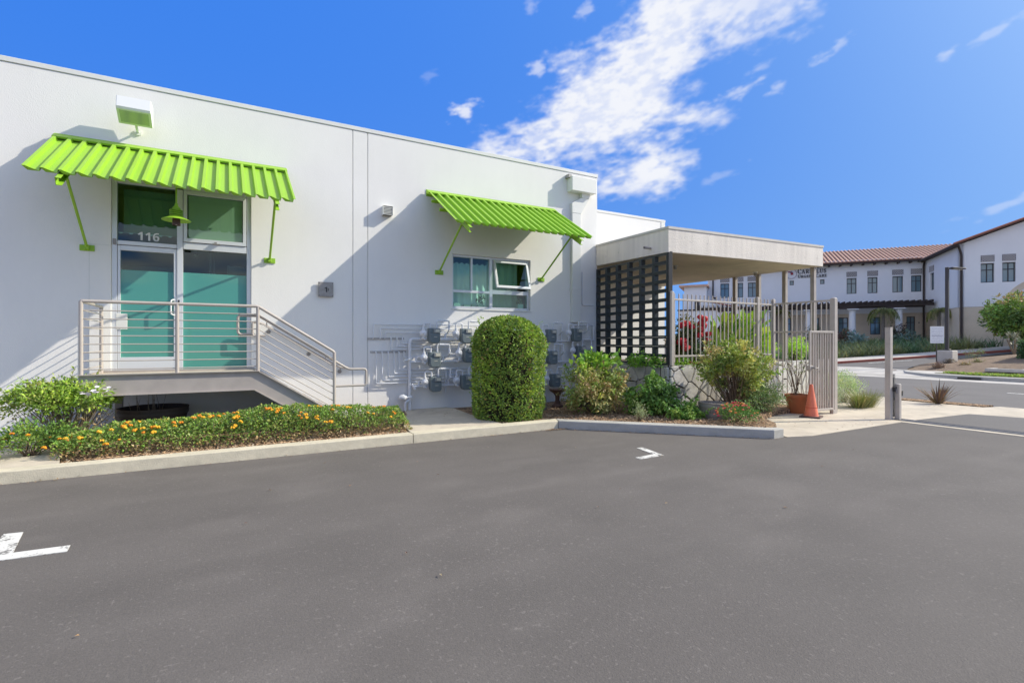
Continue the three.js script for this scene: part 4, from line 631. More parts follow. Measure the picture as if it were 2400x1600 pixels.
{ // clipped round hedge
  const t = thing('round_hedge', 'tall clipped round-topped green hedge before the gas meters', 'hedge', [4.90, .10, 2.02]); const L = new Leaves(), r = .72, h = 2.03;
  const surf = (a, y) => { const e = y > h - .56 ? Math.pow(Math.max(0, 1 - Math.pow((y - h + .56) / .56, 1 / .6)), 1 / 2.5) : 1; const b = y < .3 ? .90 + .10 * y / .3 : 1; const n = 1 + .13 * (fbm(Math.cos(a) * 1.3 + 20, y * 1.5 + Math.sin(a) * 1.3 + 9, 64, 4, 61) - .5) * 2 + .03 * Math.cos(a - .5) * sstep(.3, 1.2, y); return r * e * b * n; };
  const cols = [[.145, .20, .022], [.095, .15, .018], [.20, .255, .03], [.06, .10, .014], [.13, .16, .022]];
  for (let i = 0; i < 24000; i++) { const a = R(0, 6.2832); let y, q; if (i < 4400) { y = h - .56; q = Math.sqrt(rnd()); } else { y = Math.pow(rnd(), .95) * (h - .02); q = 1 - Math.pow(rnd(), 2.2) * .22; }
    let rr, yy; if (i < 4400) { rr = q * r * .98; yy = h - .56 + .56 * Math.pow(1 - Math.pow(q, 2.5), .6) * (1 + .10 * (fbm(Math.cos(a) * q * 2 + 9, Math.sin(a) * q * 2 + 9, 64, 3, 65) - .5)); yy -= Math.pow(rnd(), 2) * .12; yy += .05 * (fbm(a * 2 + rr * 3 + 9, rr * 5, 64, 3, 62) - .5); } else { yy = y; rr = surf(a, y) * q; }
    const n = V(Math.cos(a), i < 4400 ? 1.6 * (1 - q * .6) : (yy > h - .5 ? .5 : .12), Math.sin(a)).normalize(); const dir = n.clone().multiplyScalar(.75).add(rdir().multiplyScalar(.85)).add(V(0, .15, 0)).normalize(); const l = R(.042, .074);
    const patch = fbm(a * 2.2 + 7, yy * 2.6, 64, 4, 63); const gap = fbm(Math.cos(a) * 3.1 + 30, yy * 3.4 + Math.sin(a) * 3.1 + 9, 64, 4, 64); if (gap > .60 && rnd() < .75 && i >= 4400) continue; const col = tint(mixc(pick(cols), patch > .55 ? [.16, .25, .02] : [.06, .12, .015], .35), .3); if (rnd() < .03) col.splice(0, 3, .22, .14, .05); L.leaf(rr * Math.cos(a), yy, rr * Math.sin(a), dir, n.clone().add(rdir().multiplyScalar(.8)).normalize(), l, l * .48, col, .2, .1); }
  for (let i = 0; i < 110; i++) { const a = R(0, 6.28), y = R(.2, 2.0), rr = surf(a, Math.min(y, 1.8)); for (let k = 0; k < 7; k++) L.leaf(rr * Math.cos(a) * (.98 + k * .016), y + k * .016, rr * Math.sin(a) * (.98 + k * .016), rdir().add(V(Math.cos(a), .6, Math.sin(a))).normalize(), rdir(), .055, .024, tint([.19, .26, .03], .2)); }
  part('foliage', L.geo(), M.leaf, t);
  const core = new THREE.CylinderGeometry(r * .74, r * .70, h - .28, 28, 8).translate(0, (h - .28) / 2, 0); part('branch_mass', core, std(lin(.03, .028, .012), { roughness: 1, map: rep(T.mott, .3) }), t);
  const tr = []; for (let i = 0; i < 7; i++) { const a = i * .9; tr.push(rod(V(Math.cos(a) * .12, 0, Math.sin(a) * .12), V(Math.cos(a) * .5, 1.2, Math.sin(a) * .5), .018, 6, .008)); } part('trunk', tr, M.bark, t);
}
{
  const t = shrub('white_flower_shrub', 'open leggy green shrub with white blossoms at the left end of the landing', 'shrub', [-2.02, .10, 1.35], { r: [.76, .33, .58], cy: .70, n: 7200, clumps: 74, cr: .40, flat: 1, shoots: 34, shootLen: .24, len: .072, wid: .40, cols: [[.13, .21, .02], [.19, .28, .03], [.08, .14, .018], [.23, .30, .035], [.17, .17, .05]], stem: .010, bark: M.paleTwig, up: .05 });
  const L = new Leaves(); for (let i = 0; i < 420; i++) { const a = R(0, 6.28), q = Math.sqrt(rnd()) * .62, y = R(.22, .55); L.leaf(Math.cos(a) * q, y, Math.sin(a) * q * .8, rdir(), rdir(), R(.03, .06), .02, tint([.22, .17, .08], .4)); } part('dry_leaves', L.geo(), M.leafSoft, t);
  const tw = []; for (let i = 0; i < 40; i++) { const a = R(0, 6.28), q = R(.02, .2), b = V(Math.cos(a) * q, 0, Math.sin(a) * q), e = V(Math.cos(a + R(-.6, .6)) * R(.3, .75), R(.35, .8), Math.sin(a + R(-.6, .6)) * R(.2, .55)); const m = b.clone().lerp(e, .5).add(V(R(-.06, .06), R(-.05, .05), R(-.06, .06))); tw.push(rod(b, m, .008, 5, .006), rod(m, e, .006, 5, .002)); } part('twigs', tw, M.paleTwig, t);
  const wm = std(lin(.78, .74, .80), { roughness: .8, side: THREE.DoubleSide }); const pg = (() => { const l = new Leaves(); for (let k = 0; k < 5; k++) { const a = k * 1.2566; l.leaf(0, 0, 0, V(Math.cos(a), .35, Math.sin(a)).normalize(), V(0, 1, 0), .045, .045, [1, 1, 1], .1, .1); } const g = l.geo(); g.deleteAttribute('color'); return prep(g); })();
  for (let i = 0; i < 15; i++) flower(t, V((i < 5 ? .36 : .50) + R(-.09, .09), .86 + R(-.05, .05) + (i < 5 ? -.04 : .02), .62 + R(-.06, .08)), R(.7, 1.1), wm, pg);
}
{ // orange lantana along the kerb
  const t = thing('lantana_hedge', 'low green lantana hedge with orange flowers along the cream kerb', 'flowering hedge', [0, .11, 0]); const L = new Leaves(), st = [];
  const H = x => .36 + .05 * Math.sin(x * 2.1) + .06 * (fbm(x * 1.4 + 9, 3, 64, 3, 71) - .5) * 2 - (x < -1.2 ? (-1.2 - x) * .30 : 0); const cols = [[.08, .15, .018], [.11, .19, .022], [.05, .10, .014], [.15, .21, .03], [.18, .19, .05]];
  const z0 = x => 1.52 + .10 * Math.sin(x * 3) - (x > 1.8 ? 0 : 0), z1 = x => 2.50 + .10 * fbm(x * 2 + 4, 7, 64, 3, 72);
  for (let i = 0; i < 19000; i++) { const x = R(-1.95, 2.80), q = rnd(), z = lerp(z0(x), z1(x), q), hh = Math.max(.08, H(x)) * Math.pow(Math.max(0, 1 - Math.pow(Math.abs(q * 2 - 1), 3.2)), .6) + .04; const xe = sstep(2.86, 2.6, x); let y = hh * xe * (1 - Math.pow(rnd(), 2.4) * .85) + .03 + .13 * (fbm(x * 5 + 30, z * 5, 256, 3, 73) - .5);
    const low = y < .13; const dry = low && rnd() < .55; const dir = V(R(-1, 1), R(.1, 1.2), R(-.5, 1.2)).normalize(), l = R(.034, .064); L.leaf(x, y, z, dir, V(R(-.6, .6), 1, R(-.3, .6)).normalize(), l, l * .5, dry ? tint([.24, .17, .08], .4) : tint(pick(cols), .28), .2, .2); }
  for (let i = 0; i < 70; i++) { const x = R(-1.9, 2.5), z = R(1.7, 2.4), y = Math.max(.1, H(x)) * .92; const e = V(x + R(-.07, .07), y + R(.05, .13), z + R(-.05, .08)); st.push(rod(V(x, y - .1, z), e, .003, 4, .002)); for (let k = 0; k < 9; k++) L.leaf(e.x, e.y - k * .008, e.z, V(R(-1, 1), R(-.1, .9), R(-1, 1)).normalize(), V(0, 1, 0), R(.03, .05), .02, tint([.15, .27, .03], .2)); }
  for (let i = 0; i < 160; i++) { const x = R(-1.7, 2.6), z = R(1.7, 2.5); st.push(rod(V(x, 0, z), V(x + R(-.2, .2), R(.12, .26), z + R(-.15, .15)), .004, 4, .002)); }
  part('foliage', L.geo(), M.leaf, t); part('stems', st, M.paleTwig, t);
  const fl = []; for (let k = 0; k < 46; k++) { const x = R(-1.8, 2.66), q = .30 + .62 * Math.pow(rnd(), .6); for (let m = 0; m < 1 + Math.floor(R(0, 3.6)); m++) fl.push([x + R(-.09, .09), q + R(-.06, .06)]); }
  for (const [x, q] of fl) { const z = lerp(z0(x), z1(x), q), y = Math.max(.1, H(x)) * Math.pow(Math.max(0, 1 - Math.pow(Math.abs(q * 2 - 1), 3.2)), .6) * sstep(2.85, 2.5, x) + .085; flower(t, V(x, y, z + .05 * q), R(.85, 1.5), pick(orange)); }
}
{
  const t = shrub('lantana_clump', 'sprawling lantana with orange flowers spilling over the left walk', 'flowering shrub', [-2.25, .14, 2.02], { r: [.62, .26, .40], cy: .20, n: 2200, clumps: 30, cr: .5, flat: 1, len: .055, wid: .5, cols: [[.08, .15, .02], [.11, .19, .025], [.05, .10, .014], [.15, .20, .03]], shoots: 14, shootLen: .2, stem: .006, up: .2 });
  for (let i = 0; i < 13; i++) { const a = R(0, 6.28), q = R(.3, .95); flower(t, V(Math.cos(a) * .66 * q, .16 + .22 * (1 - q) + R(-.08, .08), .12 + Math.sin(a) * .38 * q), R(.9, 1.3), pick(orange)); }
}
// right-hand bed
shrub('leafy_shrub', 'bushy light green shrub with big leaves left of the stone planter', 'shrub', [6.88, .10, 2.35], { r: [.90, .50, .66], cy: .56, n: 6800, clumps: 84, cr: .30, shoots: 46, shootLen: .36, len: .085, wid: .46, cols: [[.14, .20, .03], [.20, .25, .045], [.27, .30, .11], [.09, .14, .022], [.27, .22, .09], [.16, .11, .05]], stem: .008, bark: M.bark });
{ const t = shrub('lobed_leaf_sprig', 'tall sprigs of bright lobed leaves rising over the light green shrub', 'shrub', [7.0, .10, 2.2], { r: [.72, .24, .4], cy: 1.02, n: 420, clumps: 18, cr: .6, len: .15, wid: .62, cols: [[.17, .28, .03], [.13, .22, .025], [.22, .31, .04]], stem: .007, up: .45 }); }
shrub('vine_bush', 'dark green vine bush trailing down from under the block screen', 'vine', [7.85, .10, 3.05], { r: [.60, .44, .55], cy: .36, n: 3700, clumps: 50, cr: .36, shoots: 20, shootLen: .4, len: .092, wid: .82, cols: [[.055, .125, .016], [.08, .16, .02], [.04, .085, .014], [.13, .20, .03]], stem: .006, droop: .4, floor: .02 });
shrub('vine_bush', 'low dark green vine spill in front of the stone planter face', 'vine', [8.12, .10, 3.70], { r: [.50, .20, .38], cy: .13, n: 1500, clumps: 30, cr: .42, shoots: 16, shootLen: .3, len: .075, wid: .8, cols: [[.055, .125, .014], [.08, .16, .02], [.13, .20, .03]], stem: .005, droop: .4, floor: .02 });
shrub('grey_tuft', 'small grey-green wispy plant in the mulch before the dark vine', 'plant', [6.92, .10, 3.62], { r: [.17, .20, .15], cy: .19, n: 520, clumps: 26, cr: .55, len: .05, wid: .16, cols: [[.20, .23, .11], [.25, .26, .15], [.15, .20, .09]], stem: .003, up: .8, mat: M.leafSoft });
shrub('yellow_green_shrub', 'airy yellow-green shrub growing out of the grey half barrel', 'shrub', [9.38, .12, 3.88], { r: [1.0, .62, .60], cy: 1.0, n: 7000, clumps: 110, cr: .23, shoots: 70, shootLen: .34, len: .09, wid: .5, cols: [[.23, .27, .04], [.18, .23, .035], [.29, .29, .09], [.10, .15, .025], [.30, .25, .10], [.07, .10, .02]], stem: .010, bark: M.bark, up: .2 });
shrub('dark_grass_shrub', 'dark green strappy shrub below the yellow-green one', 'shrub', [10.0, .10, 3.95], { r: [.78, .46, .40], cy: .40, n: 3600, clumps: 56, shoots: 24, shootLen: .35, cr: .42, len: .12, wid: .14, cols: [[.05, .11, .02], [.09, .15, .03], [.04, .08, .02], [.16, .17, .06]], stem: .006, up: .3, droop: .5, floor: .02 });
{
  const t = shrub('pink_lantana', 'low lantana covered in pink and orange flowers by the grey kerb end', 'flowering shrub', [8.42, .10, 4.62], { r: [.40, .22, .34], cy: .16, n: 1500, clumps: 26, cr: .5, shoots: 22, shootLen: .14, len: .045, wid: .5, flat: 1, cols: [[.06, .14, .02], [.10, .18, .03], [.05, .11, .02]], stem: .004, up: .3, floor: .02 });
  const pk = [std(lin(.62, .045, .085), { roughness: .7 }), std(lin(.72, .15, .10), { roughness: .7 }), std(lin(.70, .25, .06), { roughness: .7 })];
  for (let i = 0; i < 58; i++) { const a = R(0, 6.28), q = Math.sqrt(rnd()), x = Math.cos(a) * .42 * q, z = Math.sin(a) * .36 * q; flower(t, V(x, .10 + .27 * Math.sqrt(Math.max(0, 1 - q * q)) + R(0, .03), z), R(.8, 1.25), pick(pk)); }
}
// planting on the stone planter, behind the fence
{
  const t = shrub('red_rose_bush', 'rose bush with red blooms behind the picket fence next to the block screen', 'rose bush', [9.78, 1.0, 2.25], { r: [.50, .64, .42], cy: .60, n: 6600, clumps: 80, cr: .36, len: .08, wid: .55, cols: [[.04, .085, .03], [.06, .11, .035], [.13, .12, .04]], stem: .008, floor: .05 });
  const rose = (() => { const g = new THREE.IcosahedronGeometry(.062, 2).toNonIndexed(), p = g.attributes.position; for (let i = 0; i < p.count; i++) { const v = V(p.getX(i), p.getY(i), p.getZ(i)); const k = 1 + .22 * Math.sin(v.x * 90 + v.y * 70) * Math.cos(v.z * 80); p.setXYZ(i, v.x * k, v.y * k * .8, v.z * k); } g.computeVertexNormals(); return prep(g); })();
  const rm = [std(lin(.62, .012, .035), { roughness: .7 }), std(lin(.72, .05, .06), { roughness: .7 }), std(lin(.50, .008, .025), { roughness: .7 })];
  for (const [dx, y] of [[-.42, .98], [-.30, 1.02], [-.22, .95], [.12, 1.18], [.22, 1.14], [.20, 1.04], [.28, .98], [-.48, .60], [-.40, .52], [-.34, .62], [-.36, .45], [.36, .62], [.44, .52], [.40, .45], [.30, .12], [.24, .18], [-.05, .10], [-.20, .05], [.05, .88], [.0, .75], [.48, .78], [.36, .36]]) flower(t, V(dx, y + .05, .34 - Math.abs(dx) * .25 + R(-.05, .05)), R(1.1, 1.7), pick(rm), rose);
}
{ // broad-leaved ginger: each leaf its own piece
  const G = [0, 1, 2].map(k => { const l = new Leaves(); const n = 6; for (let i = 0; i <= n; i++) { const u = i / n, w = .072 * Math.pow(Math.sin(Math.PI * Math.min(.98, u * .93 + .05)), .8), y = u * .42, z = (.10 + k * .05) * u * u; l.p.push(-w, y, z + w * .35, 0, y, z, w, y, z + w * .35); for (let q = 0; q < 3; q++) l.c.push(1, 1, 1); } for (let i = 0; i < n; i++) { const a = 3 * i; l.i.push(a, a + 1, a + 3, a + 1, a + 4, a + 3, a + 1, a + 2, a + 4, a + 2, a + 5, a + 4); } const g = l.geo(); g.deleteAttribute('color'); return prep(toCreasedNormals(g, 1.2)); });
  const mats = [[.42, .68, .05], [.55, .76, .07], [.24, .48, .04], [.62, .74, .10]].map(c => new THREE.MeshPhysicalMaterial({ color: lin(...c), roughness: .9, transmission: .4, thickness: 0, clearcoat: .4, clearcoatRoughness: .3, side: THREE.DoubleSide }));
  const make = (name, label, pos, list) => { const t = thing(name, label, 'tropical plant', pos); const st = [];
    for (const [x, z, h, n0, lean] of list) { const n = Math.round(n0 * 1.5), zz = z * .45; const top = V(x + lean, h, zz + R(-.08, .08)), b = V(x, 0, zz); st.push(rod(b, top, .012, 6, .006)); for (let i = 0; i < n; i++) { const u = .16 + .84 * i / n, p = b.clone().lerp(top, u), a = (i & 1 ? 0 : Math.PI) + R(-.7, .7); const m = new THREE.Mesh(pick(G), pick(mats)); m.name = 'leaf'; m.position.copy(p); const dir = V(Math.cos(a) * .8, .35 + u * .7, Math.sin(a) * .8).normalize(); m.quaternion.setFromUnitVectors(V(0, 1, 0), dir); m.rotateY(R(-.6, .6)); m.scale.setScalar(R(.95, 1.4)); m.castShadow = m.receiveShadow = true; t.add(m); } }
    part('stems', st, std(lin(.12, .2, .03)), t); };
  make('ginger_plant', 'big clump of bright green ginger leaves behind the middle of the fence', [11.48, .98, 2.34], [[-.6, 0, .95, 10, -.2], [-.4, .2, 1.1, 11, -.05], [-.2, -.2, 1.15, 11, -.1], [0, .15, 1.25, 12, .05], [.15, -.15, 1.2, 11, .1], [.3, .1, 1.15, 11, .12], [.42, .25, 1.05, 11, .12], [.5, -.1, 1.0, 10, .15], [0, .4, .85, 10, 0], [-.7, .3, .75, 9, -.15], [.5, .4, .8, 10, .1], [-.3, .4, .8, 9, 0], [.25, .42, .7, 9, .1]]);
  make('ginger_plant', 'smaller bright leafy ginger behind the fixed panel beside the gate', [12.95, .98, 1.75], [[-.3, .1, .95, 10, -.1], [0, .3, .85, 10, .1], [.3, 0, .8, 9, .2], [-.1, .4, .6, 8, .1]]);
  const t = thing('bird_of_paradise', 'tall dark green pointed leaves standing above the ginger clump', 'tropical plant', [11.55, .98, 2.0]); const dm = new THREE.MeshPhysicalMaterial({ color: lin(.05, .12, .03), roughness: .35, side: THREE.DoubleSide }); const st = [];
  for (let i = 0; i < 9; i++) { const a = R(-.5, 3.6), p = V(R(-.45, .2), R(.75, 1.05), R(-.2, .2)); st.push(rod(V(p.x * .5, 0, p.z), p, .012, 6)); const m = new THREE.Mesh(pick(G), dm); m.name = 'leaf'; m.position.copy(p); m.quaternion.setFromUnitVectors(V(0, 1, 0), V(Math.cos(a) * .25, 1, Math.sin(a) * .2).normalize()); m.rotateY(R(-1, 1)); m.scale.setScalar(R(.9, 1.25)); m.castShadow = true; t.add(m); } part('stems', st, std(lin(.07, .12, .03)), t);
}
shrub('trailing_plant', 'low bright foliage spilling over the planter edge under the fence pickets', 'plant', [9.1, 1.03, 2.72], { r: [.62, .12, .16], cy: .08, n: 900, clumps: 26, cr: 1.1, len: .06, wid: .55, cols: [[.12, .24, .02], [.18, .28, .03], [.08, .16, .02]], stems: 0, floor: .0 });
shrub('trailing_plant', 'low foliage at the foot of the block screen on the shaded planter side', 'plant', [8.42, 1.06, 2.2], { r: [.16, .14, .7], cy: .10, n: 900, clumps: 26, cr: 1.0, len: .07, wid: .6, cols: [[.12, .24, .02], [.18, .30, .03], [.07, .15, .02]], stems: 0, floor: .0 });
shrub('white_speckled_shrub', 'pale small-leaved shrub seen through the lower gate panel', 'shrub', [12.9, .5, 2.0], { r: [.42, .5, .3], cy: .75, n: 1500, clumps: 36, cr: .4, len: .045, wid: .5, cols: [[.22, .30, .16], [.32, .36, .26], [.14, .22, .08]], stem: .006 });
shrub('lime_leaf_shrub', 'bright lime green shrub beyond the gate post against the clinic', 'shrub', [16.2, .98, .9], { r: [.62, .42, .4], cy: .5, n: 1800, clumps: 36, cr: .42, len: .07, wid: .5, cols: [[.22, .34, .03], [.28, .38, .04], [.16, .26, .03]], stem: .006 });
// beyond the gate
shrub('grey_bush', 'silvery grey-green bush just right of the gate leaf', 'shrub', [13.15, .0, 3.75], { r: [.36, .36, .32], cy: .34, n: 2600, clumps: 44, cr: .45, len: .04, wid: .42, cols: [[.22, .25, .16], [.28, .30, .22], [.15, .19, .10]], stem: .005, mat: M.leafSoft, up: .4, floor: .02 });
shrub('grey_bush', 'larger pale green bush behind the silvery one and the golden grass', 'shrub', [14.55, .0, 3.3], { r: [.78, .48, .5], cy: .45, n: 4600, clumps: 60, cr: .36, len: .045, wid: .42, cols: [[.20, .25, .10], [.17, .24, .08], [.26, .29, .16]], stem: .005, mat: M.leafSoft, up: .5, floor: .02 });
{
  const t = thing('golden_grass', 'clump of golden green fountain grass by the gate post', 'ornamental grass', [13.95, .0, 4.12]); const L = new Leaves();
  for (let i = 0; i < 900; i++) { const a = R(0, 6.28), q = R(0, .2), b = V(Math.cos(a) * q - .1 + R(-.3, .35), 0, Math.sin(a) * q); L.blade(b, V(Math.cos(a) * .45, 1, Math.sin(a) * .45).normalize(), R(.35, .62), .007, tint(pick([[.30, .28, .07], [.24, .29, .06], [.36, .31, .12], [.18, .24, .05]]), .25), R(.5, 1.2), 4); } part('blades', L.geo(), M.leafSoft, t);
}
struct('planting_strip', slab([[16.58, 3.6], [17.02, 3.7], [17.03, 5.62], [16.52, 5.50], [16.47, 4.2]], -.02, .030), M.mulch);
{
  const t = thing('flax_plant', 'spiky bronze flax plant in the mulch strip beside the street', 'flax', [16.35, .01, 4.72]); const cols = [[.20, .10, .06], [.14, .085, .055], [.27, .17, .08], [.11, .07, .05], [.20, .15, .07]].map(c => new THREE.MeshPhysicalMaterial({ color: lin(...c), roughness: .85, side: THREE.DoubleSide, transmission: .1, thickness: 0 }));
  for (let i = 0; i < 46; i++) { const l = new Leaves(), a = i * 2.4 + R(-.3, .3), out = Math.pow(rnd(), .8) * 1.25, ln = R(.48, .78); l.blade(V(Math.cos(a) * .05, 0, Math.sin(a) * .05), V(Math.cos(a) * out, 1, Math.sin(a) * out).normalize(), ln, .042, [1, 1, 1], R(.02, .35) + (rnd() < .25 ? .5 : 0), 6); const g = l.geo(); g.deleteAttribute('color'); part('leaf', g, pick(cols), t); }
}
{ // wood chips over the beds
  const g = new THREE.BoxGeometry(.045, .006, .014), m = new THREE.InstancedMesh(g, std(lin(1, 1, 1), { roughness: 1 }), 5200); m.name = 'mulch_chips'; const o = new THREE.Object3D(), c = new THREE.Color(); let k = 0;
  const put = (x, y, z) => { o.position.set(x, y, z); o.rotation.set(R(-.5, .5), R(0, 6.28), R(-.5, .5)); o.scale.set(R(.5, 1.6), 1, R(.6, 1.5)); o.updateMatrix(); m.setMatrixAt(k, o.matrix); const q = R(.5, 1.2); c.setRGB(.52 * q, .34 * q, .20 * q); if (rnd() < .15) c.setRGB(.45, .36, .25); m.setColorAt(k, c); k++; };
  while (k < 1500) { const x = R(-1.78, 2.66), z = R(2.1, 2.76); put(x, .122 + R(0, .015), z); }
  const inside = (x, z) => z > 1.2 && (x < 5.6 ? z < 2.68 : z < 2.68 + (x - 5.6) * 1.0) && z < 5.3 && !(x > 8.3 && z > 4.9 - (x - 8.3) * .75 + .45) && !(x > 8.3 && z < 3.0);
  while (k < 5200) { const x = R(4.45, 10.8), z = R(1.2, 5.3); if (inside(x, z)) put(x, .119 + R(0, .02), z); }
  m.castShadow = m.receiveShadow = true; m.userData = { kind: 'stuff', label: 'brown wood chip mulch scattered over the planting beds', category: 'mulch' }; scene.add(m);
}

// ---------------------------------------------------------------- across the street
{
  const t = thing('clinic_building', 'white two-storey clinic with red tile roofs across the street', 'building', [54.8, 0, -11], -Math.atan2(.806, .592));
  const hole = (x0, x1, y0, y1) => new THREE.Path([[x0, y0], [x0, y1], [x1, y1], [x1, y0]].map(q => new THREE.Vector2(...q)));
  const UP = [[-17.04, -16.2], [-15.74, -14.89], [-14.46, -13.58], [-5.96, -5.17], [-4.31, -3.53], [-2.41, -1.61], [-1.02, -.24]], SM = [[-10.72, -10.35], [-8.13, -7.76]], LO = [[-16, -15.2], [-11.4, -10.6], [-9.0, -8.2], [-6.63, -5.84], [-4.1, -3.3], [-1.35, -.72]];
  const wall = (pts, holes, z0, z1) => { const s = new THREE.Shape(pts.map(q => new THREE.Vector2(...q))); holes.forEach(h => s.holes.push(hole(...h))); return new THREE.ExtrudeGeometry(s, { depth: z1 - z0, bevelEnabled: false }).translate(0, 0, z0); };
  part('wall', wall([[-18.25, 4.24], [0, 4.24], [0, 9.3], [-18.25, 9.3]], [...UP.map(([a, b]) => [a, b, 6.14, 7.62]), ...SM.map(([a, b]) => [a, b, 7.17, 7.62])], -.3, 0), M.wallFar, t);
  part('lower_wall', wall([[-18.25, 0], [0, 0], [0, 4.236], [-18.25, 4.236]], LO.map(([a, b]) => [a, b, 2.3, 3.92]), -.3, -.03), M.tan, t);
  part('fascia_band', box(-18.2, -.01, 4.30, 4.75, .002, .03), M.wallFar, t);
  const turnR = g => g.rotateY(-Math.PI / 2);   // x -> z, so the return wall reads along z
  part('wall', turnR(wall([[.0, 4.24], [8, 4.24], [8, 9.0], [0, 9.0]], [[1.35, 2.38, 6.09, 7.57]], -.0, .3)).translate(.3, 0, 0), M.wallFar, t);
  part('lower_wall', turnR(wall([[.0, 0], [7.97, 0], [7.97, 4.236], [0, 4.236]], [], 0, .26)).translate(.29, 0, 0), M.tan, t);
  const G = [[1.27, 2.06], [2.5, 3.26], [6.8, 7.6], [8.0, 8.8]];
  const arch = (r, cx = 5, cy = 3.7) => { const p = new THREE.Path(); p.moveTo(cx - r, 4.245); for (let i = 0; i <= 24; i++) { const a = Math.PI - Math.asin(.545 / r) - i / 24 * (Math.PI - 2 * Math.asin(.545 / r)); p.lineTo(cx + r * Math.cos(a), cy + r * Math.sin(a)); } p.lineTo(cx + r, 4.245); return p; };
  { const s = new THREE.Shape([[0, 4.24], [10, 4.24], [10, 8.95], [5, 10.85], [0, 8.95]].map(q => new THREE.Vector2(...q))); G.forEach(([a, b]) => s.holes.push(hole(a, b, 6.02, 7.45))); part('wall', new THREE.ExtrudeGeometry(s, { depth: .3, bevelEnabled: false }).translate(0, 0, 7.7), M.wallFar, t); }
  part('lower_wall', box(.02, 10, 0, 4.236, 7.72, 7.97), M.tan, t);
  { const s = new THREE.Shape(arch(2.62).getPoints()); s.holes.push(arch(2.22)); part('arch_trim', new THREE.ExtrudeGeometry(s, { depth: .06, bevelEnabled: false }).translate(0, 0, 8.003), M.tan, t); }
  part('wall', [box(9.7, 10, 0, 8.9, -10, 7.69), box(-18.25, 9.69, 0, 9, -10.3, -10.01), box(-18.25, -17.95, 0, 9.2, -10, -.31)], M.wallFar, t);
  // windows with recessed frames and panes, lattice grilles above
  const win = (x0, x1, y0, y1, z, cross, face = g => g) => {
    const c = (x0 + x1) / 2, h = y0 + (y1 - y0) * .66, q = [box(x0 + .002, x0 + .06, y0 + .002, y1 - .002, z - .06, z), box(x1 - .06, x1 - .002, y0 + .002, y1 - .002, z - .06, z), box(x0 + .06, x1 - .06, y0 + .002, y0 + .06, z - .06, z), box(x0 + .06, x1 - .06, y1 - .06, y1 - .002, z - .06, z)];
    if (cross) q.push(box(c - .03, c + .03, y0 + .06, y1 - .06, z - .055, z - .004)); if (cross > 1) q.push(box(x0 + .06, c - .03, h - .03, h + .03, z - .055, z - .006), box(c + .03, x1 - .06, h - .03, h + .03, z - .055, z - .006));
    const f = part('window', q.map(face), M.frameDark, t);
    part('pane', face(box(x0 + .03, cross ? c : x1 - .03, y0 + .03, y1 - .03, z - .045, z - .03)), M.farGlassSky, f); if (cross) part('pane', face(box(c + .001, x1 - .03, y0 + .03, y1 - .03, z - .045, z - .03)), M.farGlassSky, f);
  };
  UP.forEach(([a, b], i) => win(a, b, 6.14, 7.62, -.15, i === 5 ? 1 : 2)); SM.forEach(([a, b]) => win(a, b, 7.17, 7.62, -.12, 0)); LO.forEach(([a, b]) => win(a, b, 2.3, 3.92, -.14, 2)); G.forEach(([a, b]) => win(a, b, 6.02, 7.45, 7.85, 2));
  const fr = g => turnR(g).translate(0, 0, 0); win(1.35, 2.38, 6.09, 7.57, -.12, 1, g => { g.rotateY(-Math.PI / 2); return g; });
  const lat = (x0, x1, y0, y1, z, face = g => g) => { const q = []; const w = x1 - x0, h = y1 - y0; for (let k = -5; k < 6; k++) for (const s of [-1, 1]) { const a = [], N = 8; let p = null; for (let i = 0; i <= N; i++) { const y = y0 + h * i / N, x = (x0 + x1) / 2 + k * .17 + s * (i / N - .5) * h; if (x > x0 && x < x1) { if (p) a.push([p, [x, y]]); p = [x, y]; } else p = null; } if (a.length) q.push(face(beam(V(a[0][0][0], a[0][0][1], z + .012 * (s > 0 ? 1 : .8)), V(a[a.length - 1][1][0], a[a.length - 1][1][1], z + .012 * (s > 0 ? 1 : .8)), .035, .035))); }
    const f = part('lattice_grille', [face(box(x0, x1, y0, y1, z - .02, z - .004))], M.latticeBack, t); part('lattice_bars', q, M.lattice, f); };
  UP.forEach(([a, b]) => lat(a - .02, b + .02, 7.74, 8.22, .025)); G.forEach(([a, b]) => lat(a, b, 7.57, 8.05, 8.025)); lat(1.2, 2.38, 7.7, 8.2, .022, g => g.rotateY(-Math.PI / 2));
  // tiled roofs, one barrel row per part
  const rowGeo = (L) => prep(new THREE.CylinderGeometry(.07, .085, L, 8, Math.max(1, Math.round(L / .45)), false, -Math.PI / 2, Math.PI).rotateX(-Math.PI / 2));
  const pitch = .315, wl = Math.hypot(6.6, 6.6 * pitch), a = Math.atan(pitch); const rg = rowGeo(wl);
  const rf = part('roof', [new THREE.BoxGeometry(23.6, .10, wl).rotateX(a).translate(-7.0, 9.02 + 3.3 * pitch, .55 - 3.3)], M.tilePan, t);
  for (let i = 0; i < 71; i++) { const m = new THREE.Mesh(rg, M.tile); m.name = 'tile_row'; m.rotation.x = a; m.position.set(-18.6 + i * .335, 9.07 + 3.3 * pitch, .56 - 3.3); m.castShadow = m.receiveShadow = true; if (m.position.x < 4.8) rf.add(m); }
  part('eave', [box(-18.7, .45, 8.88, 8.97, .30, .62)], M.eave, t); for (let x = -18.3; x < 0; x += .9) part('rafter_tail', box(x, x + .14, 8.74, 8.878, .002, .58), M.eave, t);
  const ga = Math.atan(.38), gl = Math.hypot(5.5, 5.5 * .38); const rg2 = rowGeo(gl).clone().rotateY(Math.PI / 2);
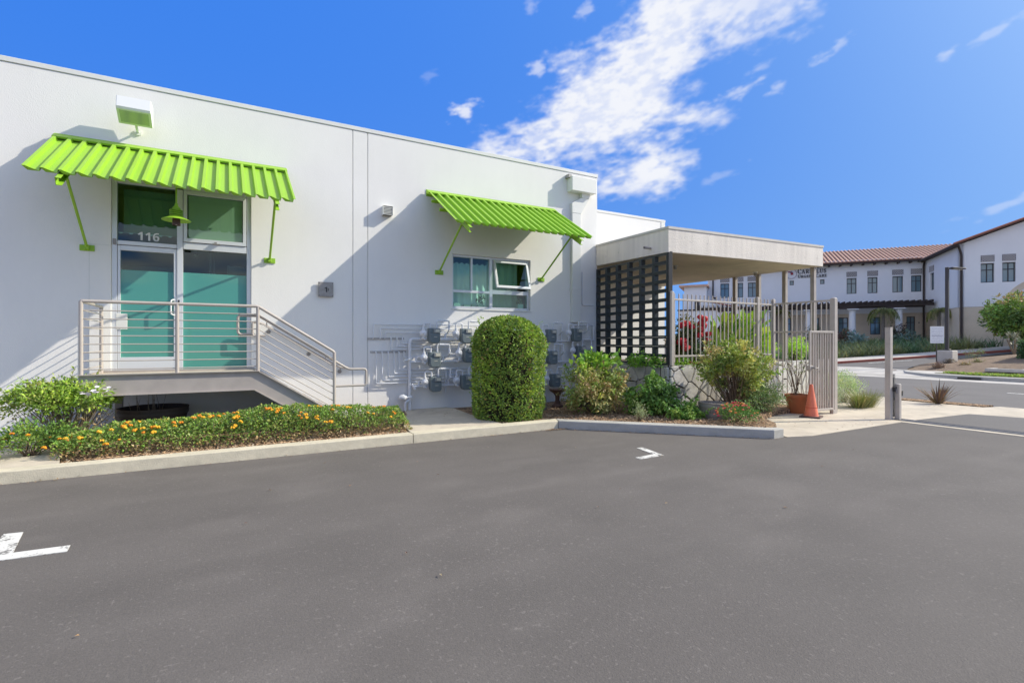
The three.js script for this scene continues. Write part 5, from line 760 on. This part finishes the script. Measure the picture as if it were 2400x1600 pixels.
  const r2 = part('roof', [new THREE.BoxGeometry(gl, .10, 17.6).rotateZ(ga).translate(-.4 + 2.75, 8.93 + 2.75 * .38, -.35), new THREE.BoxGeometry(gl, .10, 17.6).rotateZ(-ga).translate(5.1 + 2.75, 8.93 + 2.75 * .38, -.35)], M.tilePan, t);
  for (let i = 0; i < 26; i++) { const m = new THREE.Mesh(rg2, M.tile); m.name = 'tile_row'; m.rotation.z = ga; m.position.set(-.4 + 2.75, 8.97 + 2.75 * .38, 8.2 - i * .335); m.castShadow = m.receiveShadow = true; r2.add(m); }
  part('rake_tiles', [beam(V(-.4, 9.0, 8.30), V(5.1, 9.0 + 5.5 * .38, 8.30), .26, .17, .05), beam(V(10.6, 9.0, 8.30), V(5.12, 9.0 + 5.48 * .38, 8.30), .26, .17, .05)], M.tileEdge, t);
  part('eave', box(-.55, -.05, 8.80, 8.90, -.2, 8.35), M.eave, t);
  part('downspout', [pipe([V(-.12, 8.9, .5), V(-.12, 8.5, .08), V(-.12, .6, .08)], .075, .2)], M.eave, t); part('downspout', [pipe([V(-.1, 8.85, 8.2), V(.12, 8.2, 8.09), V(.12, .8, 8.09)], .075, .2)], M.eave, t); part('downspout', pipe([V(-17.75, 8.7, .1), V(-17.75, 6.2, .1), V(-17.4, 6.1, .1)], .07, .1), M.eave, t);
  // low front block at the far left end
  part('wall', [elev([[-20.9, 0], [-14.85, 0], [-14.85, 4.7], [-17.7, 5.42], [-18.8, 5.60], [-18.8, 4.72], [-20.9, 4.72]], 2.6, 3.0), box(-20.4, -18.26, 0, 7.2, -3, 2.0)], M.wallFar, t);
  part('rake_tiles', [beam(V(-18.0, 5.62, 2.9), V(-14.6, 4.80, 2.9), .3, .14, .04)], M.tileEdge, t); part('ledge', [box(-20.95, -18.6, 4.73, 4.86, 2.4, 3.1)], M.eave, t); part('roof', [box(-20.9, -18.1, 7.21, 7.40, -3.3, 2.3)], M.tile, t); part('window', [box(-19.4, -18.95, 4.9, 5.7, 2.001, 2.02)], M.frameDark, t);
  // pergola and its columns
  part('pergola_beam', [rbox(-19, -.15, 4.72, 4.98, 2.9, 3.1, .02), rbox(-19, -.15, 4.72, 4.98, .45, .62, .02)], M.eave, t);
  for (let x = -18.9; x < 0; x += .42) part('pergola_rafter', rbox(x, x + .13, 4.982, 5.20, .1, 3.45, .02, 1), M.eave, t);
  for (const x of [-16.2, -12.8, -9.4, -6.0, -2.6]) { const c = part('column', lathe([[0, 0], [.34, .0], [.34, 1.5], [.27, 1.56], [.262, 3.2], [.25, 4.25], [.28, 4.27], [.28, 4.33], [.25, 4.36], [.36, 4.46], [0, 4.46]], 28).translate(x, 0, 3), M.wallFar, t); part('abacus', rbox(x - .44, x + .44, 4.462, 4.54, 2.56, 3.44, .02), M.wallFar, c); part('bracket', rbox(x - .95, x + .35, 4.545, 4.715, 2.85, 3.15, .02), M.eave, c); }
  // sign on the wall
  const font = await new FontLoader().loadAsync('fonts/droid/droid_serif_bold.typeface.json'); const ink = std(lin(.03, .025, .035), { roughness: .5 });
  const word = (s, x0, x1, y, h, sm) => { const gs = []; let x = 0; for (const [i, w] of s.split(' ').entries()) { if (i) x += h * .35; for (const [k, ch] of [...w].entries()) { const hh = k ? h * sm : h; const g = new TextGeometry(ch, { font, size: hh / .72 * .72, depth: .05, curveSegments: 4 }); g.computeBoundingBox(); const b = g.boundingBox; g.translate(x - b.min.x, 0, 0); x += b.max.x - b.min.x + h * .10; gs.push(g); } } const k = (x1 - x0) / (x - h * .1); return gs.map(g => g.scale(k, 1, 1).translate(x0, y, .02)); };
  const sign = part('sign_letters', word('CAREPLUS', -10.03, -7.63, 8.26, .48, .80), ink, t); part('sign_letters', word('URGENT CARE', -10.03, -7.59, 7.86, .30, .84), ink, t);
  const lg = part('logo', new THREE.CylinderGeometry(.46, .46, .04, 32).rotateX(Math.PI / 2).translate(-10.58, 8.28, .03), std(lin(.75, .76, .80)), t);
  part('logo_ring', new THREE.TorusGeometry(.46, .025, 8, 40).translate(-10.58, 8.28, .04), std(lin(.35, .30, .36)), lg);
  const red = std(lin(.32, .035, .06)); part('logo_mark', [new THREE.CylinderGeometry(.17, .17, .02, 20, 1, false, 0, Math.PI).rotateX(Math.PI / 2).scale(1.5, .7, 1).rotateZ(-Math.PI / 2 + Math.PI).translate(-10.52, 8.18, .065), box(-10.86, -10.62, 8.42, 8.52, .052, .07)], red, lg);
  part('logo_mark', [box(-10.60, -10.50, 8.26, 8.54, .052, .066), box(-10.69, -10.41, 8.35, 8.45, .0525, .0655)], std(lin(.20, .20, .26)), lg);
  part('plaque', box(-.48, -.40, 3.3, 3.4, -.028, .0), M.black, t);
}
const gy = (x) => HY(x);
// grasses and shrubs in front of the clinic
{
  const K = [[29.2, -9.4], [31.2, -8.3], [33.6, -6.9], [37, -5.5], [40.8, -4.1], [43.1, -3.2], [48, -1.6], [55, 0]].map(([x, z]) => [x - 1.3, z - 2.9]); const L = new Leaves();
  for (let i = 0; i < 15000; i++) { const k = Math.floor(R(0, K.length - 1.001)), u = rnd(), q = Math.pow(rnd(), 1.4); const a = [lerp(K[k][0], K[k + 1][0], u), lerp(K[k][1], K[k + 1][1], u)]; const x = a[0] + q * 10 * .75, z = a[1] - q * 10 * .66; const lp = (x - 54.8) * -.806 + (z + 11) * .592, lx = (x - 54.8) * .592 + (z + 11) * .806; if (lp < (lx > -.3 ? 8.5 : 3.6)) continue;
    const cl = fbm(x * .9, z * .9, 256, 3, 81), h = (.6 + 1.1 * cl) * R(.6, 1.15); const an = R(0, 6.28); const warm = fbm(x * .35 + 5, z * .35, 256, 3, 82); const c = warm > .56 ? pick([[.22, .27, .08], [.26, .27, .11]]) : pick([[.09, .20, .07], [.12, .23, .08], [.15, .24, .11], [.07, .14, .05]]);
    L.blade(V(x, gy(x) - .05, z), V(Math.cos(an) * .45, 1, Math.sin(an) * .45).normalize(), h, .05, tint(c, .3), R(.4, 1.4), 3); }
  const m = part('ornamental_grass', L.geo(), M.leafSoft, scene); m.userData = { kind: 'stuff', label: 'mass of tall ornamental grasses along the red kerb before the clinic', category: 'grass' };
}
function palm(label, x, z, h, span, droop, cols) {
  const t = thing('palm_tree', label, 'palm', [x, gy(x), z], R(0, 6)); const L = new Leaves(), st = [];
  part('trunk', rod(V(0, -.1, 0), V(0, h, 0), .15, 12, .10), std(lin(.30, .26, .23), { map: rep(T.streak, .5), roughness: .95 }), t);
  for (let i = 0; i < 17; i++) { const a = i * 2.4, up = R(.25, 1.3); let p = V(0, h, 0), d = V(Math.cos(a), up, Math.sin(a)).normalize(); const n = 16, s = span * .62 / n; for (let k = 0; k < n; k++) { const e = p.clone().addScaledVector(d, s); st.push(rod(p, e, .018 * (1 - k / n) + .004, 4)); const side = new THREE.Vector3().crossVectors(d, V(0, 1, 0)).normalize(); for (const w of [-1, 1]) for (let m = 0; m < 2; m++) L.blade(p.clone().lerp(e, m * .5), side.clone().multiplyScalar(w).add(d.clone().multiplyScalar(.55)).add(V(0, R(-.1, .4), 0)).normalize(), R(.35, .55) * (1 - .4 * k / n), .045, tint(pick(cols), .25), R(.7, 1.5), 3); p = e; d.y -= droop / n * (1 + k / n); d.normalize(); } }
  part('crown', L.geo(), M.leafSoft, t); part('frond_stems', st, std(lin(.16, .20, .06)), t); return t;
}
palm('palm with arching fronds between the two white pergola columns', 50.27, -12.26, 3.0, 2.9, 2.6, [[.20, .30, .07], [.28, .30, .08], [.15, .24, .07], [.36, .31, .11]]);
palm('golden green palm before the clinic corner, behind the lamp pole', 49.9, -8.1, 2.9, 2.2, 2.8, [[.28, .31, .08], [.38, .31, .09], [.18, .25, .07]]);
palm('bushy golden palm seen through the gate panel', 46.7, -19.8, 3.3, 2.3, 1.6, [[.24, .30, .04], [.34, .30, .05], [.18, .26, .04]]);
const farShrub = (label, x, z, r, h, cols, n = 900, len = .22) => shrub('clinic_shrub', label, 'shrub', [x, gy(x) - .05, z], { r: [r, h * .5, r], cy: h * .5, n, clumps: 22, cr: .45, len, wid: .4, cols, stem: .03, floor: 0 });
farShrub('dark rounded shrub left of the nearer left pergola column', 45.6, -15.6, .75, 2.3, [[.025, .045, .02], [.04, .06, .025]]);
farShrub('dark reddish shrub at the foot of the right pergola column', 50.6, -11.2, .95, 2.1, [[.05, .03, .03], [.04, .06, .03], [.025, .045, .02]]);
farShrub('red-leaved plant between the pergola columns', 46.9, -13.6, .7, 1.8, [[.12, .04, .04], [.10, .08, .05], [.06, .08, .05]], 500, .3);
farShrub('blue-green agave-like plant in the grasses left of the palm', 46.6, -12.6, 1.0, 1.2, [[.09, .14, .13], [.13, .18, .16]], 420, .45);
farShrub('blue-green spiky plant in the grasses under the clinic corner', 49.4, -10.0, 1.0, 1.3, [[.09, .14, .13], [.07, .12, .09]], 420, .4);
farShrub('bright green shrub at the base of the clinic gable wall', 49.0, -1.0, 1.3, 1.6, [[.10, .17, .03], [.06, .12, .025]]);
{
  const t = thing('island_tree', 'round green tree with dark reddish trunk on the mulch island at right', 'tree', [45.4, .95, -1.6]); const L = new Leaves(), st = [];
  const cl = []; for (let k = 0; k < 120; k++) { const d = rdir(), q = Math.pow(rnd(), .4); cl.push(V(d.x * 2.5 * q, 2.25 + (d.y > 0 ? d.y * 1.55 : d.y * 1.15) * q, d.z * 2.2 * q)); }
  for (const c of cl) { const col = tint(pick([[.085, .15, .022], [.06, .11, .018], [.12, .18, .03], [.16, .17, .04]]), .2); const top = c.y > 3.2; for (let i = 0; i < 75; i++) { const d = rdir(), q = .5 * Math.pow(rnd(), .5), p = c.clone().addScaledVector(d, q); L.leaf(p.x, p.y, p.z, d.add(rdir()).add(V(0, .2, 0)).normalize(), rdir().add(V(0, .6, 0)).normalize(), R(.20, .34), .13, tint(top && rnd() < .25 ? [.24, .14, .07] : col, .28), .2, .1); } }
  const b = V(0, -.1, 0); st.push(rod(b, V(.05, .55, 0), .17, 10, .15)); for (let i = 0; i < 7; i++) { const a = i * .95, m = V(Math.cos(a) * .5, 1.35, Math.sin(a) * .5), e = V(Math.cos(a) * 1.3, 2.5, Math.sin(a) * 1.3); st.push(rod(V(.05, .5, 0), m, .10, 7, .07), rod(m, e, .07, 6, .03), rod(m, e.clone().add(V(R(-.7, .7), .3, R(-.7, .7))), .05, 6, .02)); }
  part('crown', L.geo(), M.leaf, t); part('trunk', st, std(lin(.10, .05, .04), { roughness: .9 }), t);
}
{
  const t = thing('lot_lamp', 'slim dark lamp pole on a square concrete base with a flat head', 'street lamp', [35.21, HY(35.21), -2.1]);
  part('base', rbox(-.36, .36, -.1, .78, -.36, .36, .05), M.farConc, t); part('pole', rbox(-.075, .075, .78, 5.42, -.075, .075, .01), M.frameDark, t); part('base_cover', rbox(-.14, .14, .781, .86, -.14, .14, .02), M.frameDark, t);
  const h = part('head', new RoundedBoxGeometry(.78, .09, .34, 2, .04).rotateZ(-.05).translate(.55, 5.36, 0).rotateY(-.5), M.frameDark, t); part('lens', new THREE.BoxGeometry(.5, .012, .24).rotateZ(-.05).translate(.6, 5.305, 0).rotateY(-.5), M.dial, h);
  const s = thing('notice_sign', 'white printed notice sign on a thin pole at the drive entrance', 'sign', [33.0, HY(33) , -1.72], -.62); const pl = tex(256, (u, v) => { const r = (1 - v) * 26, k = Math.floor(r), f = r - k; if (u < .08 || u > .92 || v < .06 || v > .94) return .8; const txt = k === 14 ? 1 : (f > .3 && f < .62 && vnoise(u * 46, k * 3.7, 999, 2) > .42 && !(k % 5 === 0) ? 1 : 0); return txt ? [.42, .40, .44] : .80; });
  const pg = new THREE.PlaneGeometry(.66, .88).translate(0, 1.76, .028); const pm = new THREE.Mesh(pg, std(lin(1, 1, 1), { map: pl, roughness: .5 })); pm.name = 'printed_face'; pm.receiveShadow = true;
  part('panel', rbox(-.34, .34, 1.31, 2.21, .0, .022, .006), M.whiteTrim, s).add(pm); part('pole', rod(V(0, -.1, -.03), V(0, 2.1, -.03), .03, 10), M.darkIron, s);
}
{
  for (const [x, z, r, l, c] of [[32.5, -1.55, .32, 'brown low shrub at the island tip left of the notice sign', [[.10, .06, .045], [.14, .10, .06]]], [34.3, -1.7, .36, 'dark low shrub beside the notice sign pole', [[.06, .05, .035], [.10, .08, .05]]], [33.4, -.7, .30, 'dry brown tuft on the island edge below the lamp', [[.20, .15, .08], [.13, .12, .05]]], [34.7, -.6, .36, 'olive low shrub on the mulch right of the lamp base', [[.12, .13, .05], [.17, .14, .07]]], [38.0, -1.9, .7, 'spreading low green shrub behind the lamp base', [[.09, .12, .04], [.12, .13, .06]]]]) shrub('island_shrub', l, 'shrub', [x, HY(x) + .05, z], { r: [r, r * .45, r], cy: r * .35, n: 380, clumps: 14, cr: .6, len: .11, wid: .35, cols: c, stem: .008, mat: M.leafSoft, floor: 0 });
  const y = thing('yucca', 'pale spiky branching plant on the mulch island beside the tree', 'plant', [40.6, HY(40.6) + .35, -.9]); const L = new Leaves(); for (let k = 0; k < 9; k++) { const c = V(R(-.6, .6), R(.3, 1.1), R(-.4, .4)); for (let i = 0; i < 26; i++) L.blade(c, rdir().add(V(0, .3, 0)).normalize(), R(.25, .42), .04, tint([.24, .25, .17], .3), .2, 2); } part('leaves', L.geo(), M.leafSoft, y); part('stems', [0, 1, 2, 3, 4].map(i => rod(V(0, -.2, 0), V(Math.cos(i * 1.3) * .45, .7, Math.sin(i * 1.3) * .3), .04, 6)), M.paleTwig, y);
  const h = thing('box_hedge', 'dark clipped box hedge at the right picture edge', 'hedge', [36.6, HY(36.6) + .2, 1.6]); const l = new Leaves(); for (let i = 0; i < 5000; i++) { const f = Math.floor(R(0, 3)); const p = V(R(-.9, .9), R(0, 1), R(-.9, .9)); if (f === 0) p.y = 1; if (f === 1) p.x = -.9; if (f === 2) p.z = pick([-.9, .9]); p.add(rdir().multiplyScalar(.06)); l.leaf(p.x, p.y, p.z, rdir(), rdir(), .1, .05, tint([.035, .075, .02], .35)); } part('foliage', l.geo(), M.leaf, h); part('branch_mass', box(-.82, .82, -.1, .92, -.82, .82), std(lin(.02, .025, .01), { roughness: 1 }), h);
  for (const [x, z, q] of [[32.35, 1.35, 'grey utility vault lid in the far sidewalk, left one of two'], [32.35, 3.0, 'grey utility vault lid in the far sidewalk, cut by the picture edge']]) { const v = thing('utility_vault', q, 'utility cover', [x, HY(x) + .13, z], 0, 'utility vault lids'); part('collar', [rbox(-.6, .6, -.12, .03, -.7, -.52, .01), rbox(-.6, .6, -.12, .03, .52, .7, .01), rbox(-.6, -.42, -.12, .03, -.519, .519, .01), rbox(.42, .6, -.12, .03, -.519, .519, .01)], M.farConc, v); part('lid', box(-.419, .419, -.1, .008, -.518, .518), M.meter, v); }
  struct('drain_slot', box(27.985, 28.03, .0, .10, .95, 1.75), M.black); struct('lane_dash', slab([[21.9, 4.4], [22.05, 4.4], [22.05, 7.2], [21.9, 7.2]], -.01, -.006), M.paint);
  // low weeds on the verge
  const v = new Leaves(); for (let i = 0; i < 3600; i++) { const big = rnd() < .5; const x = R(28.8, 29.95), z = big ? R(-.2, 3.3) : R(4.3, 11); if (big && x - 28.75 < (1.3 - z) * .6) continue; v.leaf(x, .165, z, V(R(-1, 1), R(.2, 1.2), R(-1, 1)).normalize(), rdir(), R(.08, .16), .06, tint(pick([[.16, .22, .03], [.22, .26, .05], [.11, .17, .03]]), .3)); } const m = part('verge_plants', v.geo(), M.leaf, scene); m.userData = { kind: 'stuff', label: 'low green ground cover in the strips behind the far kerb', category: 'ground cover' };
}

// ---------------------------------------------------------------- render
const renderer = new THREE.WebGLRenderer({ antialias: true });
renderer.toneMapping = THREE.LinearToneMapping;
renderer.toneMappingExposure = EXPOSURE;
renderer.shadowMap.enabled = true;
renderer.render(scene, camera);
